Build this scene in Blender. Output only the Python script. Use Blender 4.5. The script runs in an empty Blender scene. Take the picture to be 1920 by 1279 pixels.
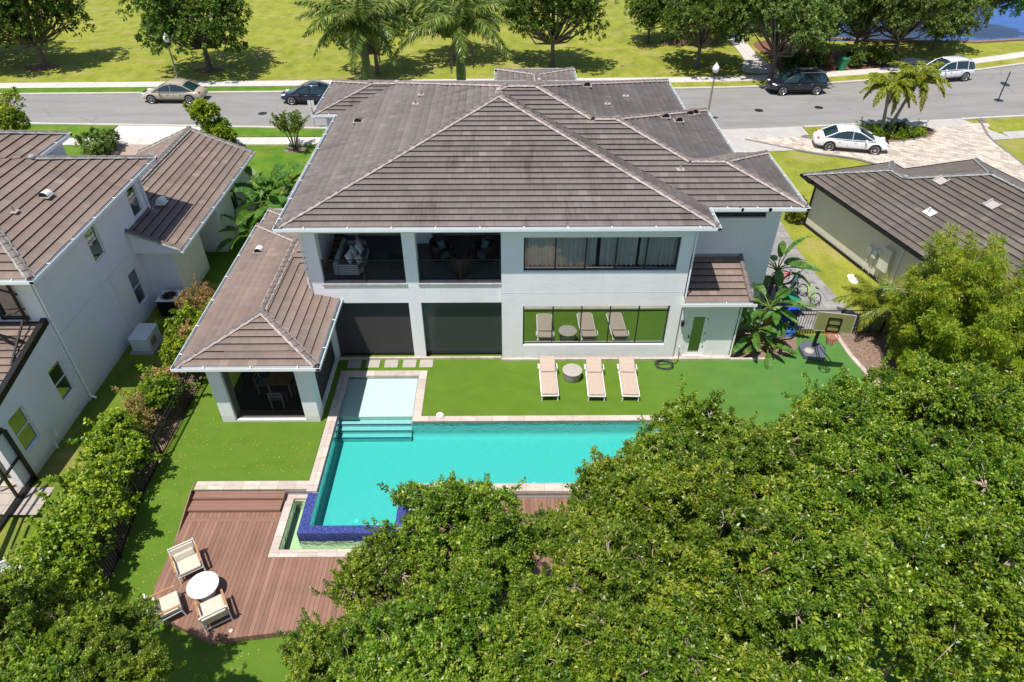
import bpy, bmesh, math, random
import numpy as np
from mathutils import Vector, Matrix, Euler
R = math.radians
S = bpy.context.scene
COL = S.collection
random.seed(7)

# ------------------------------------------------------------------ camera, sky, sun, exposure
cam_d = bpy.data.cameras.new('camera'); cam = bpy.data.objects.new('camera', cam_d); COL.objects.link(cam)
cam.location = (0, -22.12, 18.4)
cam.rotation_euler = (R(90 - 38.2), 0, R(-0.39))
cam_d.sensor_width = 36; cam_d.lens = 24.0; cam_d.clip_start = 0.1; cam_d.clip_end = 2000
S.camera = cam
SUN = Vector((.23, .26, -1)).normalized()
W = bpy.data.worlds.new('World'); S.world = W; W.use_nodes = True
nt = W.node_tree; bg = nt.nodes['Background']
sky = nt.nodes.new('ShaderNodeTexSky'); sky.sky_type = 'NISHITA'; sky.sun_disc = False
sky.sun_elevation = R(70.9); sky.sun_rotation = R(221.5); sky.altitude = 10; sky.air_density = 1.0; sky.dust_density = .6; sky.ozone_density = 1.2
nt.links.new(sky.outputs[0], bg.inputs[0]); bg.inputs[1].default_value = 0.12
sd = bpy.data.lights.new('sun', 'SUN'); sd.energy = 5.0; sd.angle = R(.53); sd.color = (1, .955, .88)
sun = bpy.data.objects.new('sun', sd); COL.objects.link(sun)
sun.rotation_euler = SUN.to_track_quat('-Z', 'Y').to_euler(); sun.location = (-10, -10, 40)
S.view_settings.view_transform = 'Standard'; S.view_settings.look = 'None'
S.view_settings.exposure = 0.32; S.view_settings.gamma = 1
S.render.engine = 'CYCLES'
try:
    S.cycles.max_bounces = 7; S.cycles.diffuse_bounces = 3; S.cycles.glossy_bounces = 3
    S.cycles.transparent_max_bounces = 12; S.cycles.transmission_bounces = 4
    S.cycles.caustics_reflective = False; S.cycles.caustics_refractive = False
except Exception: pass

# ------------------------------------------------------------------ helpers
def tag(o, label=None, cat=None, group=None, kind=None):
    if label: o['label'] = label
    if cat: o['category'] = cat
    if group: o['group'] = group
    if kind: o['kind'] = kind
    return o
def empty(name, loc=(0, 0, 0), rz=0, **k):
    o = bpy.data.objects.new(name, None); COL.objects.link(o); o.location = loc; o.rotation_euler = (0, 0, rz)
    o.empty_display_size = .2
    return tag(o, **k)
def copy_tree(o, parent=None):
    c = o.copy(); COL.objects.link(c)
    if parent: c.parent = parent
    for ch in o.children: copy_tree(ch, c)
    return c
class MB:
    """collects faces, builds ONE mesh object"""
    def __init__(s): s.v = []; s.f = []; s.m = []; s.uv = []; s.hasuv = False; s.M = None
    def add(s, vs, fs, mi=0, uvs=None):
        b = len(s.v)
        if s.M is not None: vs = [tuple(s.M @ Vector(p)) for p in vs]
        s.v += [tuple(p) for p in vs]
        for k, f in enumerate(fs):
            s.f.append([b + i for i in f]); s.m.append(mi)
            s.uv.append(uvs[k] if uvs else None)
            if uvs: s.hasuv = True
        return s
    def box(s, x0, y0, z0, x1, y1, z1, mi=0):
        v = [(x0, y0, z0), (x1, y0, z0), (x1, y1, z0), (x0, y1, z0), (x0, y0, z1), (x1, y0, z1), (x1, y1, z1), (x0, y1, z1)]
        return s.add(v, [(3, 2, 1, 0), (4, 5, 6, 7), (0, 1, 5, 4), (1, 2, 6, 5), (2, 3, 7, 6), (3, 0, 4, 7)], mi)
    def cbox(s, c, d, mi=0): return s.box(c[0]-d[0]/2, c[1]-d[1]/2, c[2]-d[2]/2, c[0]+d[0]/2, c[1]+d[1]/2, c[2]+d[2]/2, mi)
    def bar(s, a, b, w, h=None, mi=0):
        """square bar between two points"""
        a = Vector(a); b = Vector(b); h = h or w; d = (b - a).normalized()
        up = Vector((0, 0, 1)) if abs(d.z) < .95 else Vector((0, 1, 0))
        sx = d.cross(up).normalized() * w / 2; sy = sx.cross(d).normalized() * h / 2
        v = [a - sx - sy, a + sx - sy, a + sx + sy, a - sx + sy, b - sx - sy, b + sx - sy, b + sx + sy, b - sx + sy]
        return s.add([tuple(p) for p in v], [(3, 2, 1, 0), (4, 5, 6, 7), (0, 1, 5, 4), (1, 2, 6, 5), (2, 3, 7, 6), (3, 0, 4, 7)], mi)
    def tube(s, pts, r, n=8, mi=0, cap=True):
        pts = [Vector(p) for p in pts]
        rs = r if isinstance(r, (list, tuple)) else [r] * len(pts)
        rings = []; vs = []; fs = []
        pn = None
        for i, p in enumerate(pts):
            t = (pts[min(i + 1, len(pts) - 1)] - pts[max(i - 1, 0)])
            t = t.normalized() if t.length > 1e-9 else Vector((0, 0, 1))
            if pn is None:
                pn = t.cross(Vector((0, 1, 0)) if abs(t.y) < .9 else Vector((1, 0, 0))).normalized()
            else:
                pn = (pn - t * pn.dot(t))
                pn = pn.normalized() if pn.length > 1e-6 else t.orthogonal().normalized()
            q = t.cross(pn)
            for k in range(n):
                a = 2 * math.pi * k / n
                vs.append(tuple(p + (pn * math.cos(a) + q * math.sin(a)) * rs[i]))
        for i in range(len(pts) - 1):
            for k in range(n):
                a = i * n + k; b = i * n + (k + 1) % n
                fs.append((a, b, b + n, a + n))
        if cap:
            fs.append(tuple(range(n))[::-1]); fs.append(tuple(range((len(pts) - 1) * n, len(pts) * n)))
        return s.add(vs, fs, mi)
    def lathe(s, prof, c=(0, 0, 0), n=20, mi=0):
        vs = []; fs = []
        for (r, z) in prof:
            for k in range(n):
                a = 2 * math.pi * k / n; vs.append((c[0] + r * math.cos(a), c[1] + r * math.sin(a), c[2] + z))
        for i in range(len(prof) - 1):
            for k in range(n):
                a = i * n + k; b = i * n + (k + 1) % n; fs.append((a, b, b + n, a + n))
        fs.append(tuple(range(n))[::-1]); fs.append(tuple(range((len(prof) - 1) * n, len(prof) * n)))
        return s.add(vs, fs, mi)
    def prism(s, poly, z0, z1, mi=0):
        n = len(poly); vs = [(x, y, z0) for x, y in poly] + [(x, y, z1) for x, y in poly]
        fs = [tuple(range(n))[::-1], tuple(range(n, 2 * n))] + [(i, (i + 1) % n, n + (i + 1) % n, n + i) for i in range(n)]
        return s.add(vs, fs, mi)
    def build(s, name, mats, parent=None, smooth=False, bevel=0, subd=0, autosmooth=None):
        me = bpy.data.meshes.new(name); me.from_pydata(s.v, [], s.f)
        if not isinstance(mats, (list, tuple)): mats = [mats]
        for m in mats: me.materials.append(m)
        if len(mats) > 1: me.polygons.foreach_set('material_index', s.m)
        if s.hasuv:
            uvl = me.uv_layers.new(name='uv'); dat = []
            for f, u in zip(s.f, s.uv):
                dat += [c for p in (u or [(0, 0)] * len(f)) for c in p]
            uvl.data.foreach_set('uv', dat)
        if smooth: me.polygons.foreach_set('use_smooth', [True] * len(me.polygons))
        me.update()
        o = bpy.data.objects.new(name, me); COL.objects.link(o)
        if parent: o.parent = parent
        if bevel:
            b = o.modifiers.new('b', 'BEVEL'); b.width = bevel; b.segments = 2; b.limit_method = 'ANGLE'
        if subd:
            b = o.modifiers.new('s', 'SUBSURF'); b.levels = subd; b.render_levels = subd
        if autosmooth:
            try: me.set_sharp_from_angle(angle=R(autosmooth))
            except Exception: pass
        return o

# ------------------------------------------------------------------ materials
MATS = {}
class NT:
    def __init__(s, name):
        s.m = bpy.data.materials.new(name); s.m.use_nodes = True; s.t = s.m.node_tree; s.b = s.t.nodes['Principled BSDF']; MATS[name] = s.m
    def n(s, ty, **k):
        o = s.t.nodes.new(ty)
        for a, b in k.items():
            if a.startswith('i_'):
                key = a[2:]
                key = int(key) if key.isdigit() else key.replace('_', ' ')
                o.inputs[key].default_value = b
            else: setattr(o, a, b)
        return o
    def l(s, a, b): s.t.links.new(a, b)
    def coord(s, out='Object'):
        return s.n('ShaderNodeTexCoord').outputs[out]
    def mapping(s, vec, scale=(1, 1, 1), rot=(0, 0, 0), loc=(0, 0, 0)):
        m = s.n('ShaderNodeMapping'); m.inputs['Scale'].default_value = scale; m.inputs['Rotation'].default_value = rot; m.inputs['Location'].default_value = loc
        s.l(vec, m.inputs[0]); return m.outputs[0]
    def noise(s, vec, scale=5, detail=4, rough=.55):
        o = s.n('ShaderNodeTexNoise'); o.inputs['Scale'].default_value = scale; o.inputs['Detail'].default_value = detail; o.inputs['Roughness'].default_value = rough
        if vec is not None: s.l(vec, o.inputs['Vector'])
        return o.outputs['Fac']
    def ramp(s, fac, stops, interp='LINEAR'):
        o = s.n('ShaderNodeValToRGB'); cr = o.color_ramp; cr.interpolation = interp
        while len(cr.elements) < len(stops): cr.elements.new(.5)
        for e, (p, c) in zip(cr.elements, stops):
            e.position = p; e.color = (*c, 1) if len(c) == 3 else c
        s.l(fac, o.inputs[0]); return o.outputs[0]
    def mix(s, fac, a, b, mode='MIX'):
        o = s.n('ShaderNodeMix', data_type='RGBA', blend_type=mode)
        for i, v in ((0, fac), (6, a), (7, b)):
            if hasattr(v, 'node'): s.l(v, o.inputs[i])
            else: o.inputs[i].default_value = (*v, 1) if isinstance(v, tuple) and len(v) == 3 else v
        return o.outputs[2]
    def math(s, op, a, b=None, c=None):
        o = s.n('ShaderNodeMath', operation=op)
        for i, v in enumerate((a, b, c)):
            if v is None: continue
            if hasattr(v, 'node'): s.l(v, o.inputs[i])
            else: o.inputs[i].default_value = v
        return o.outputs[0]
    def bump(s, h, strength=.3, dist=.02):
        o = s.n('ShaderNodeBump'); o.inputs['Strength'].default_value = strength; o.inputs['Distance'].default_value = dist
        s.l(h, o.inputs['Height']); s.l(o.outputs[0], s.b.inputs['Normal'])
    def set(s, **k):
        for a, b in k.items():
            i = s.b.inputs[a.replace('_', ' ')]
            if hasattr(b, 'node'): s.l(b, i)
            else: i.default_value = (*b, 1) if isinstance(b, tuple) and len(b) == 3 else b
        return s

def simple(name, col, rough=.6, metal=0, var=.12, scale=3, bump=0, bscale=60, **k):
    n = NT(name); c = n.coord()
    f = n.noise(c, scale, 4)
    lo = tuple(x * (1 - var) for x in col); hi = tuple(min(1, x * (1 + var)) for x in col)
    n.set(Base_Color=n.ramp(f, [(.3, lo), (.7, hi)]), Roughness=rough, Metallic=metal)
    if bump: n.bump(n.noise(c, bscale, 3), bump, .01)
    for a, b in k.items(): n.b.inputs[a.replace('_', ' ')].default_value = b
    return n.m

def grass_mat(name, a, b, c, patch, fine=45):
    n = NT(name); v = n.coord()
    big = n.noise(v, .12, 5, .6); mid = n.noise(n.mapping(v, (1, .6, 1)), .9, 5, .65); fi = n.noise(v, fine, 3, .7)
    col = n.ramp(mid, [(.28, a), (.5, b), (.72, c)])
    pf = n.ramp(n.noise(n.mapping(v, (1, 1.8, 1)), .33, 6, .62), [(.52, (0, 0, 0)), (.68, (1, 1, 1))])
    col = n.mix(pf, col, patch)
    col = n.mix(.6, col, n.ramp(fi, [(.2, (.35, .35, .35)), (.5, (.95, .95, .95)), (.8, (1.35, 1.3, 1.2))]), 'MULTIPLY')
    col = n.mix(.5, col, n.ramp(big, [(.3, (.72, .8, .7)), (.7, (1.2, 1.1, 1.1))]), 'MULTIPLY')
    n.set(Base_Color=col, Roughness=.95); n.b.inputs['Specular IOR Level'].default_value = .15
    n.bump(n.noise(v, fine * .8, 4, .7), .6, .05)
    return n.m
M_lawn = grass_mat('park_grass', (.145, .175, .022), (.225, .245, .032), (.29, .295, .05), (.31, .27, .10), 9)
M_lawn2 = grass_mat('lush_grass', (.05, .13, .012), (.085, .175, .015), (.13, .22, .02), (.17, .21, .03), 16)
M_side = grass_mat('side_grass', (.07, .12, .012), (.12, .18, .02), (.19, .24, .03), (.26, .23, .07), 30)
def turf():
    n = NT('artificial_turf'); v = n.coord(); sp = n.n('ShaderNodeSeparateXYZ'); n.l(v, sp.inputs[0])
    st = n.noise(n.mapping(v, (.7, 1.4, 1)), 1.3, 5, .6)
    a = n.ramp(st, [(.3, (.082, .158, .012)), (.7, (.106, .188, .018))])
    b = n.ramp(st, [(.3, (.066, .165, .034)), (.7, (.086, .20, .044))])
    f = n.math('ADD', n.math('DIVIDE', n.math('SUBTRACT', sp.outputs[0], 5.0), 5.5), n.math('MULTIPLY', n.math('SUBTRACT', n.noise(v, .5, 4), .5), .8))
    a = n.mix(n.ramp(f, [(0, (0, 0, 0)), (1, (1, 1, 1))]), a, b)  # same turf throughout; the change of light along x is put into the colour
    a = n.mix(.6, a, n.ramp(n.noise(v, 55, 3, .75), [(.25, (.55, .55, .55)), (.75, (1.4, 1.4, 1.35))]), 'MULTIPLY')
    w = n.ramp(n.noise(v, .8, 6, .65), [(.56, (0, 0, 0)), (.76, (.55, .55, .55))])
    a = n.mix(w, a, (.15, .175, .04))
    n.set(Base_Color=a, Roughness=.9); n.b.inputs['Specular IOR Level'].default_value = .2
    n.bump(n.noise(v, 50, 4, .75), .7, .03); return n.m
M_turf = turf(); M_turf2 = M_turf
def asphalt():
    n = NT('asphalt'); v = n.coord()
    a = n.ramp(n.noise(n.mapping(v, (.2, 1, 1)), .8, 7, .68), [(.25, (.165, .158, .147)), (.5, (.222, .215, .2)), (.75, (.26, .252, .236))])
    a = n.mix(.5, a, n.ramp(n.noise(v, 40, 2, .8), [(.3, (.75, .75, .75)), (.7, (1.2, 1.2, 1.2))]), 'MULTIPLY')
    cr = n.n('ShaderNodeTexVoronoi', feature='DISTANCE_TO_EDGE'); n.l(n.mapping(v, (.12, .3, 1)), cr.inputs['Vector']); cr.inputs['Scale'].default_value = 1
    a = n.mix(n.ramp(cr.outputs[0], [(.0, (.5, .5, .5)), (.012, (0, 0, 0))]), a, (.12, .115, .11))
    n.set(Base_Color=a, Roughness=.9); n.bump(n.noise(v, 80, 2), .3, .01); return n.m
M_road = asphalt()
def concrete(name, col, jx=1.5, jy=0, var=.14, joint=.03):
    n = NT(name); v = n.coord()
    a = n.ramp(n.noise(v, 1.3, 6, .65), [(.25, tuple(x * (1 - var) for x in col)), (.75, tuple(x * (1 + var * .6) for x in col))])
    sp = n.n('ShaderNodeSeparateXYZ'); n.l(v, sp.inputs[0])
    for k, j in ((0, jx), (1, jy)):
        if j:
            f = n.math('PINGPONG', n.math('DIVIDE', sp.outputs[k], j), .5)
            a = n.mix(n.math('LESS_THAN', f, joint / j / 2), a, tuple(x * .55 for x in col))
    n.set(Base_Color=a, Roughness=.85); n.bump(n.noise(v, 60, 3), .2, .01); return n.m
M_walk = concrete('sidewalk_concrete', (.50, .465, .43), 1.5)
M_kerb = concrete('kerb_concrete', (.44, .41, .36), 3)
M_apron = concrete('driveway_concrete', (.40, .375, .345), 3, 3)
M_whitecon = concrete('pale_concrete', (.55, .515, .47), 3.1, 2.6)
def travertine():
    n = NT('travertine'); v = n.coord()
    br = n.n('ShaderNodeTexBrick'); n.l(v, br.inputs['Vector']); br.inputs['Scale'].default_value = 1
    br.inputs['Brick Width'].default_value = .61; br.inputs['Row Height'].default_value = .61; br.inputs['Mortar Size'].default_value = .006; br.offset = 0
    br.inputs['Color1'].default_value = (.52, .45, .39, 1); br.inputs['Color2'].default_value = (.42, .345, .30, 1); br.inputs['Mortar'].default_value = (.25, .2, .17, 1)
    a = n.mix(.7, br.outputs[0], n.ramp(n.noise(n.mapping(v, (1, 3, 1), (0, 0, .6)), 3, 7, .7), [(.25, (.62, .58, .55)), (.5, (1, 1, 1)), (.8, (1.2, 1.2, 1.2))]), 'MULTIPLY')
    n.set(Base_Color=a, Roughness=.6); n.bump(n.noise(v, 25, 4), .15, .01); return n.m
M_trav = travertine()
def paver():
    n = NT('tumbled_paver'); v = n.mapping(n.coord(), (1, 1, 1), (0, 0, .5))
    br = n.n('ShaderNodeTexBrick'); n.l(v, br.inputs['Vector']); br.inputs['Scale'].default_value = 1
    br.inputs['Brick Width'].default_value = .42; br.inputs['Row Height'].default_value = .22; br.inputs['Mortar Size'].default_value = .008
    br.inputs['Bias'].default_value = .1
    br.inputs['Color1'].default_value = (.60, .52, .43, 1); br.inputs['Color2'].default_value = (.36, .30, .25, 1); br.inputs['Mortar'].default_value = (.3, .26, .22, 1)
    a = n.mix(.8, br.outputs[0], n.ramp(n.noise(v, 1.8, 5, .7), [(.3, (.62, .62, .62)), (.5, (1, 1, 1)), (.75, (1.15, 1.15, 1.15))]), 'MULTIPLY')
    n.set(Base_Color=a, Roughness=.85); n.bump(br.outputs['Fac'], -.4, .01); return n.m
M_paver = paver()
def slatepaver():
    n = NT('grey_paver'); v = n.coord()
    br = n.n('ShaderNodeTexBrick'); n.l(v, br.inputs['Vector']); br.inputs['Scale'].default_value = 1
    br.inputs['Brick Width'].default_value = .6; br.inputs['Row Height'].default_value = .6; br.inputs['Mortar Size'].default_value = .01
    br.inputs['Color1'].default_value = (.27, .26, .25, 1); br.inputs['Color2'].default_value = (.20, .19, .185, 1); br.inputs['Mortar'].default_value = (.12, .11, .1, 1)
    n.set(Base_Color=n.mix(.5, br.outputs[0], n.ramp(n.noise(v, 3, 5), [(.3, (.7, .7, .7)), (.7, (1.2, 1.2, 1.2))]), 'MULTIPLY'), Roughness=.85); return n.m
M_gpaver = slatepaver()
def stucco(name, col, var=.06):
    n = NT(name); v = n.coord()
    a = n.ramp(n.noise(n.mapping(v, (1, 1, .35)), .9, 6, .6), [(.3, tuple(x * (1 - var) for x in col)), (.7, tuple(min(.95, x * (1 + var * .5)) for x in col))])
    st = n.ramp(n.noise(n.mapping(v, (5, 5, .25)), 1.4, 4, .6), [(.56, (1, 1, 1)), (.78, (.88, .87, .84))])
    a = n.mix(.55, a, st, 'MULTIPLY')
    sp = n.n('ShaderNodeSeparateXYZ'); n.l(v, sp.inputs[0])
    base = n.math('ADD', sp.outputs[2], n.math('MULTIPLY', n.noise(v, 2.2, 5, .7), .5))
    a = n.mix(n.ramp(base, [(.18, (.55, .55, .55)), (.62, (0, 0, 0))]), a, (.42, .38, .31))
    n.set(Base_Color=a, Roughness=.85)
    h = n.math('ADD', n.math('MULTIPLY', n.noise(n.mapping(v, (1, 1, 1.6)), 1.7, 4, .55), 1.0), n.math('MULTIPLY', n.noise(v, 38, 5, .6), .14))
    n.bump(h, .20, .06)
    return n.m
M_white = stucco('white_stucco', (.80, .785, .795))
M_grey = stucco('grey_stucco', (.62, .635, .64))
M_cream = stucco('cream_stucco', (.66, .63, .54))
M_trim = simple('white_trim', (.80, .80, .80), .35, var=.03)
M_gutter_in = simple('gutter_inside', (.16, .22, .24), .5, var=.25)
M_black = simple('black_metal', (.012, .012, .013), .4, .2)
M_dark = simple('dark_bronze', (.022, .021, .022), .4)
def tile_mat(name, base, stain, pale, streak=.6):
    n = NT(name); uv = n.n('ShaderNodeUVMap').outputs[0]; v = n.coord()
    sp = n.n('ShaderNodeSeparateXYZ'); n.l(uv, sp.inputs[0])
    row = n.math('FLOOR', n.math('DIVIDE', sp.outputs[1], .333))
    off = n.math('MULTIPLY', n.math('MODULO', row, 2.0), .5)
    ucell = n.math('ADD', n.math('DIVIDE', sp.outputs[0], .33), off)
    tu = n.math('FLOOR', ucell)
    cb = n.n('ShaderNodeCombineXYZ'); n.l(tu, cb.inputs[0]); n.l(row, cb.inputs[1])
    wn = n.n('ShaderNodeTexWhiteNoise', noise_dimensions='3D'); n.l(cb.outputs[0], wn.inputs['Vector'])
    tint = n.ramp(wn.outputs[0], [(0, (.90, .895, .89)), (.5, (1, 1, 1)), (.95, (1.06, 1.05, 1.04)), (.99, (1.28, 1.25, 1.2))])
    a = n.mix(n.ramp(n.noise(v, .35, 5, .6), [(.35, (0, 0, 0)), (.7, (1, 1, 1))]), base, pale)
    a = n.mix(1, a, tint, 'MULTIPLY')
    sv = n.mapping(uv, (2.2, .35, 1))
    blot = n.ramp(n.noise(sv, .9, 7, .72), [(.50, (0, 0, 0)), (.72, (1, 1, 1))])
    blot2 = n.ramp(n.noise(uv, .28, 4, .6), [(.35, (.05, .05, .05)), (.62, (1, 1, 1))])
    a = n.mix(n.math('MULTIPLY', n.math('MULTIPLY', blot, blot2), streak), a, stain)
    rn = n.n('ShaderNodeTexWhiteNoise', noise_dimensions='1D'); n.l(row, rn.inputs['W'])
    a = n.mix(1, a, n.ramp(rn.outputs[0], [(0, (.90, .90, .90)), (1, (1.08, 1.08, 1.08))]), 'MULTIPLY')
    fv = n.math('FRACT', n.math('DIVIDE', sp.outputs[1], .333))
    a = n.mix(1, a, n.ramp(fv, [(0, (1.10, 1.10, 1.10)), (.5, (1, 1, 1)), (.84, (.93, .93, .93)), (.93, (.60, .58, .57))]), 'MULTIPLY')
    j = n.math('LESS_THAN', n.math('PINGPONG', ucell, .5), .022)
    a = n.mix(n.math('MULTIPLY', j, .45), a, stain)
    a = n.mix(.4, a, n.ramp(n.noise(uv, 28, 3, .7), [(.25, (.75, .75, .75)), (.75, (1.22, 1.22, 1.22))]), 'MULTIPLY')
    n.set(Base_Color=a, Roughness=.82); n.b.inputs['Specular IOR Level'].default_value = .3
    n.bump(n.noise(uv, 30, 4, .6), .25, .01)
    return n.m
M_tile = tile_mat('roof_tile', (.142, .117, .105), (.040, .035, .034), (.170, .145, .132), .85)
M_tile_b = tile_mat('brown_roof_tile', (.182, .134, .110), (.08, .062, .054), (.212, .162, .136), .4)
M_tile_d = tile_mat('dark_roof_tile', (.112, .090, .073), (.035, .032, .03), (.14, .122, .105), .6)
M_tile_e = tile_mat('east_roof_tile', (.085, .070, .066), (.032, .028, .028), (.125, .108, .10), .75)  # darker version of the roof tile for the east-facing slopes
M_gap = simple('tile_gap', (.022, .017, .015), .95, var=.3)  # dark riser: dirt in the gap, plus the tile lip's shadow painted in
M_cap = simple('ridge_tile', (.150, .118, .106), .8, var=.3, scale=4)
M_cap_d = simple('dark_ridge_tile', (.11, .10, .095), .8, var=.3, scale=4)
M_mortar = simple('ridge_mortar', (.36, .305, .275), .95, var=.2, scale=6, bump=.5)
M_mortar_g = simple('grey_mortar', (.26, .27, .25), .95, var=.3, scale=5, bump=.5)
def deck():
    n = NT('deck_board'); v = n.coord(); sp = n.n('ShaderNodeSeparateXYZ'); n.l(v, sp.inputs[0])
    w = .142
    u = n.math('DIVIDE', sp.outputs[0], w); i = n.math('FLOOR', u)
    wn = n.n('ShaderNodeTexWhiteNoise', noise_dimensions='1D'); n.l(i, wn.inputs['W'])
    a = n.ramp(wn.outputs[0], [(0, (.195, .102, .068)), (1, (.265, .145, .100))])
    a = n.mix(.6, a, n.ramp(n.noise(n.mapping(v, (30, 1.2, 1)), 1.5, 4, .6), [(.3, (.82, .82, .82)), (.7, (1.15, 1.15, 1.15))]), 'MULTIPLY')
    a = n.mix(.8, a, n.ramp(n.noise(v, .9, 6, .65), [(.35, (.82, .82, .82)), (.7, (1.15, 1.16, 1.2))]), 'MULTIPLY')
    g = n.math('LESS_THAN', n.math('PINGPONG', u, .5), .03)
    a = n.mix(g, a, (.022, .012, .01))
    n.set(Base_Color=a, Roughness=.6); n.b.inputs['Specular IOR Level'].default_value = .3
    n.bump(n.math('MULTIPLY', g, -1), .6, .01)
    return n.m
M_deck = deck()
def stepboard():
    n = NT('step_board'); v = n.coord(); sp = n.n('ShaderNodeSeparateXYZ'); n.l(v, sp.inputs[0])
    u = n.math('DIVIDE', sp.outputs[1], .142)
    a = n.ramp(n.noise(n.mapping(v, (1.2, 30, 30)), 1.5, 4, .6), [(.3, (.195, .102, .068)), (.7, (.25, .135, .094))])
    a = n.mix(n.math('LESS_THAN', n.math('PINGPONG', u, .5), .03), a, (.022, .012, .01))
    n.set(Base_Color=a, Roughness=.6); return n.m
M_step = stepboard()
M_plaster = simple('pool_plaster', (.46, .48, .465), .7, var=.04, scale=6)
def bluetile():
    n = NT('blue_mosaic'); v = n.coord()
    vo = n.n('ShaderNodeTexVoronoi', distance='CHEBYCHEV'); n.l(v, vo.inputs['Vector']); vo.inputs['Scale'].default_value = 45; vo.inputs['Randomness'].default_value = .15
    a = n.ramp(n.math('FRACT', n.math('MULTIPLY', n.n('ShaderNodeSeparateColor').outputs[0], 1)), [(0, (.02, .03, .4)), (1, (.02, .03, .4))])
    sc = n.n('ShaderNodeSeparateColor'); n.l(vo.outputs['Color'], sc.inputs[0])
    a = n.ramp(sc.outputs[0], [(0, (.020, .028, .11)), (.5, (.034, .048, .19)), (.85, (.06, .08, .28)), (1, (.14, .14, .34))])
    n.set(Base_Color=a, Roughness=.15); return n.m
M_blue = bluetile()
M_basinwall = simple('basin_plaster', (.50, .55, .40), .7, var=.08, scale=4)
def water(name, vol, dens, ripple=.08, scale=5, refl=1.0):
    n = NT(name); n.t.nodes.remove(n.b); v = n.coord()
    out = [x for x in n.t.nodes if x.type == 'OUTPUT_MATERIAL'][0]
    tr = n.n('ShaderNodeBsdfTransparent'); gl = n.n('ShaderNodeBsdfGlossy'); gl.inputs['Roughness'].default_value = .03
    fr = n.n('ShaderNodeFresnel'); fr.inputs[0].default_value = 1.33
    bp = n.n('ShaderNodeBump'); bp.inputs['Strength'].default_value = ripple; bp.inputs['Distance'].default_value = .05
    n.l(n.noise(v, scale, 4, .6), bp.inputs['Height']); n.l(bp.outputs[0], gl.inputs['Normal']); n.l(bp.outputs[0], fr.inputs['Normal'])
    mx = n.n('ShaderNodeMixShader'); n.l(n.math('MULTIPLY', fr.outputs[0], refl), mx.inputs[0]); n.l(tr.outputs[0], mx.inputs[1]); n.l(gl.outputs[0], mx.inputs[2])
    n.l(mx.outputs[0], out.inputs['Surface'])
    va = n.n('ShaderNodeVolumeAbsorption'); va.inputs['Color'].default_value = (*vol, 1); va.inputs['Density'].default_value = dens
    n.l(va.outputs[0], out.inputs['Volume']); return n.m
M_water = water('pool_water', (.0, .915, .89), 1.30, .35, 7)
M_basinwater = water('basin_water', (.55, .92, .55), .8, .9, 7)
def lake():
    n = NT('lake_water'); v = n.coord()
    f = n.noise(n.mapping(v, (.25, 1, 1)), 1.6, 4, .6)
    n.set(Base_Color=n.ramp(f, [(.3, (.012, .06, .24)), (.7, (.022, .095, .34))]), Roughness=.3)
    n.bump(f, .2, .1); return n.m
M_lake = lake()
def glass(name, refl, tint, rough=.01, see=.6, backing=(.02, .03, .03)):
    n = NT(name); n.t.nodes.remove(n.b)
    out = [x for x in n.t.nodes if x.type == 'OUTPUT_MATERIAL'][0]
    tr = n.n('ShaderNodeBsdfTransparent'); tr.inputs[0].default_value = (*tint, 1)
    gl = n.n('ShaderNodeBsdfGlossy'); gl.inputs['Roughness'].default_value = rough; gl.inputs['Color'].default_value = (.92, 1, .95, 1)
    di = n.n('ShaderNodeBsdfDiffuse'); di.inputs[0].default_value = (*backing, 1)
    m0 = n.n('ShaderNodeMixShader'); m0.inputs[0].default_value = see; n.l(di.outputs[0], m0.inputs[1]); n.l(tr.outputs[0], m0.inputs[2])
    lw = n.n('ShaderNodeLayerWeight'); lw.inputs[0].default_value = .35
    fac = n.math('ADD', n.math('MULTIPLY', lw.outputs['Fresnel'], .5), refl)
    mx = n.n('ShaderNodeMixShader'); n.l(fac, mx.inputs[0]); n.l(m0.outputs[0], mx.inputs[1]); n.l(gl.outputs[0], mx.inputs[2])
    n.l(mx.outputs[0], out.inputs['Surface']); return n.m
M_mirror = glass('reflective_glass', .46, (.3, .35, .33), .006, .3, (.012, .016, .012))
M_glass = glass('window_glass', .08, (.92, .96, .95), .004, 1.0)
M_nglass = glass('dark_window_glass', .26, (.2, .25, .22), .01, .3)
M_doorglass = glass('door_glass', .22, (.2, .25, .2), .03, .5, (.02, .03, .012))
def screen(name, see, col=(.018, .017, .016)):
    n = NT(name); n.t.nodes.remove(n.b)
    out = [x for x in n.t.nodes if x.type == 'OUTPUT_MATERIAL'][0]
    tr = n.n('ShaderNodeBsdfTransparent'); di = n.n('ShaderNodeBsdfDiffuse'); di.inputs[0].default_value = (*col, 1)
    m0 = n.n('ShaderNodeMixShader'); m0.inputs[0].default_value = see; n.l(di.outputs[0], m0.inputs[1]); n.l(tr.outputs[0], m0.inputs[2])
    n.l(m0.outputs[0], out.inputs['Surface']); return n.m
M_screen = screen('dark_screen', .22, (.075, .072, .072))
M_screen2 = screen('sheer_screen', .62)
M_tinted = glass('tinted_screen', .0, (.5, .6, .6), .14, .35, (.060, .074, .078))
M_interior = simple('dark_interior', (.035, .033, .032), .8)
M_slab = simple('charcoal_tile', (.075, .08, .085), .5, var=.2)
M_curtain = simple('curtain', (.75, .72, .68), .9, var=.1)
M_fab_beige = simple('beige_fabric', (.42, .33, .265), .9, var=.06, scale=8, bump=.3, bscale=200)
M_fab_cream = simple('cream_fabric', (.52, .46, .37), .9, var=.06, scale=8, bump=.3, bscale=200)
M_fab_dark = simple('grey_fabric', (.10, .11, .115), .9)
M_fab_arm = simple('light_grey_fabric', (.30, .33, .34), .9)
M_pillow = simple('pale_pillow', (.62, .63, .66), .9)
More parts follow.
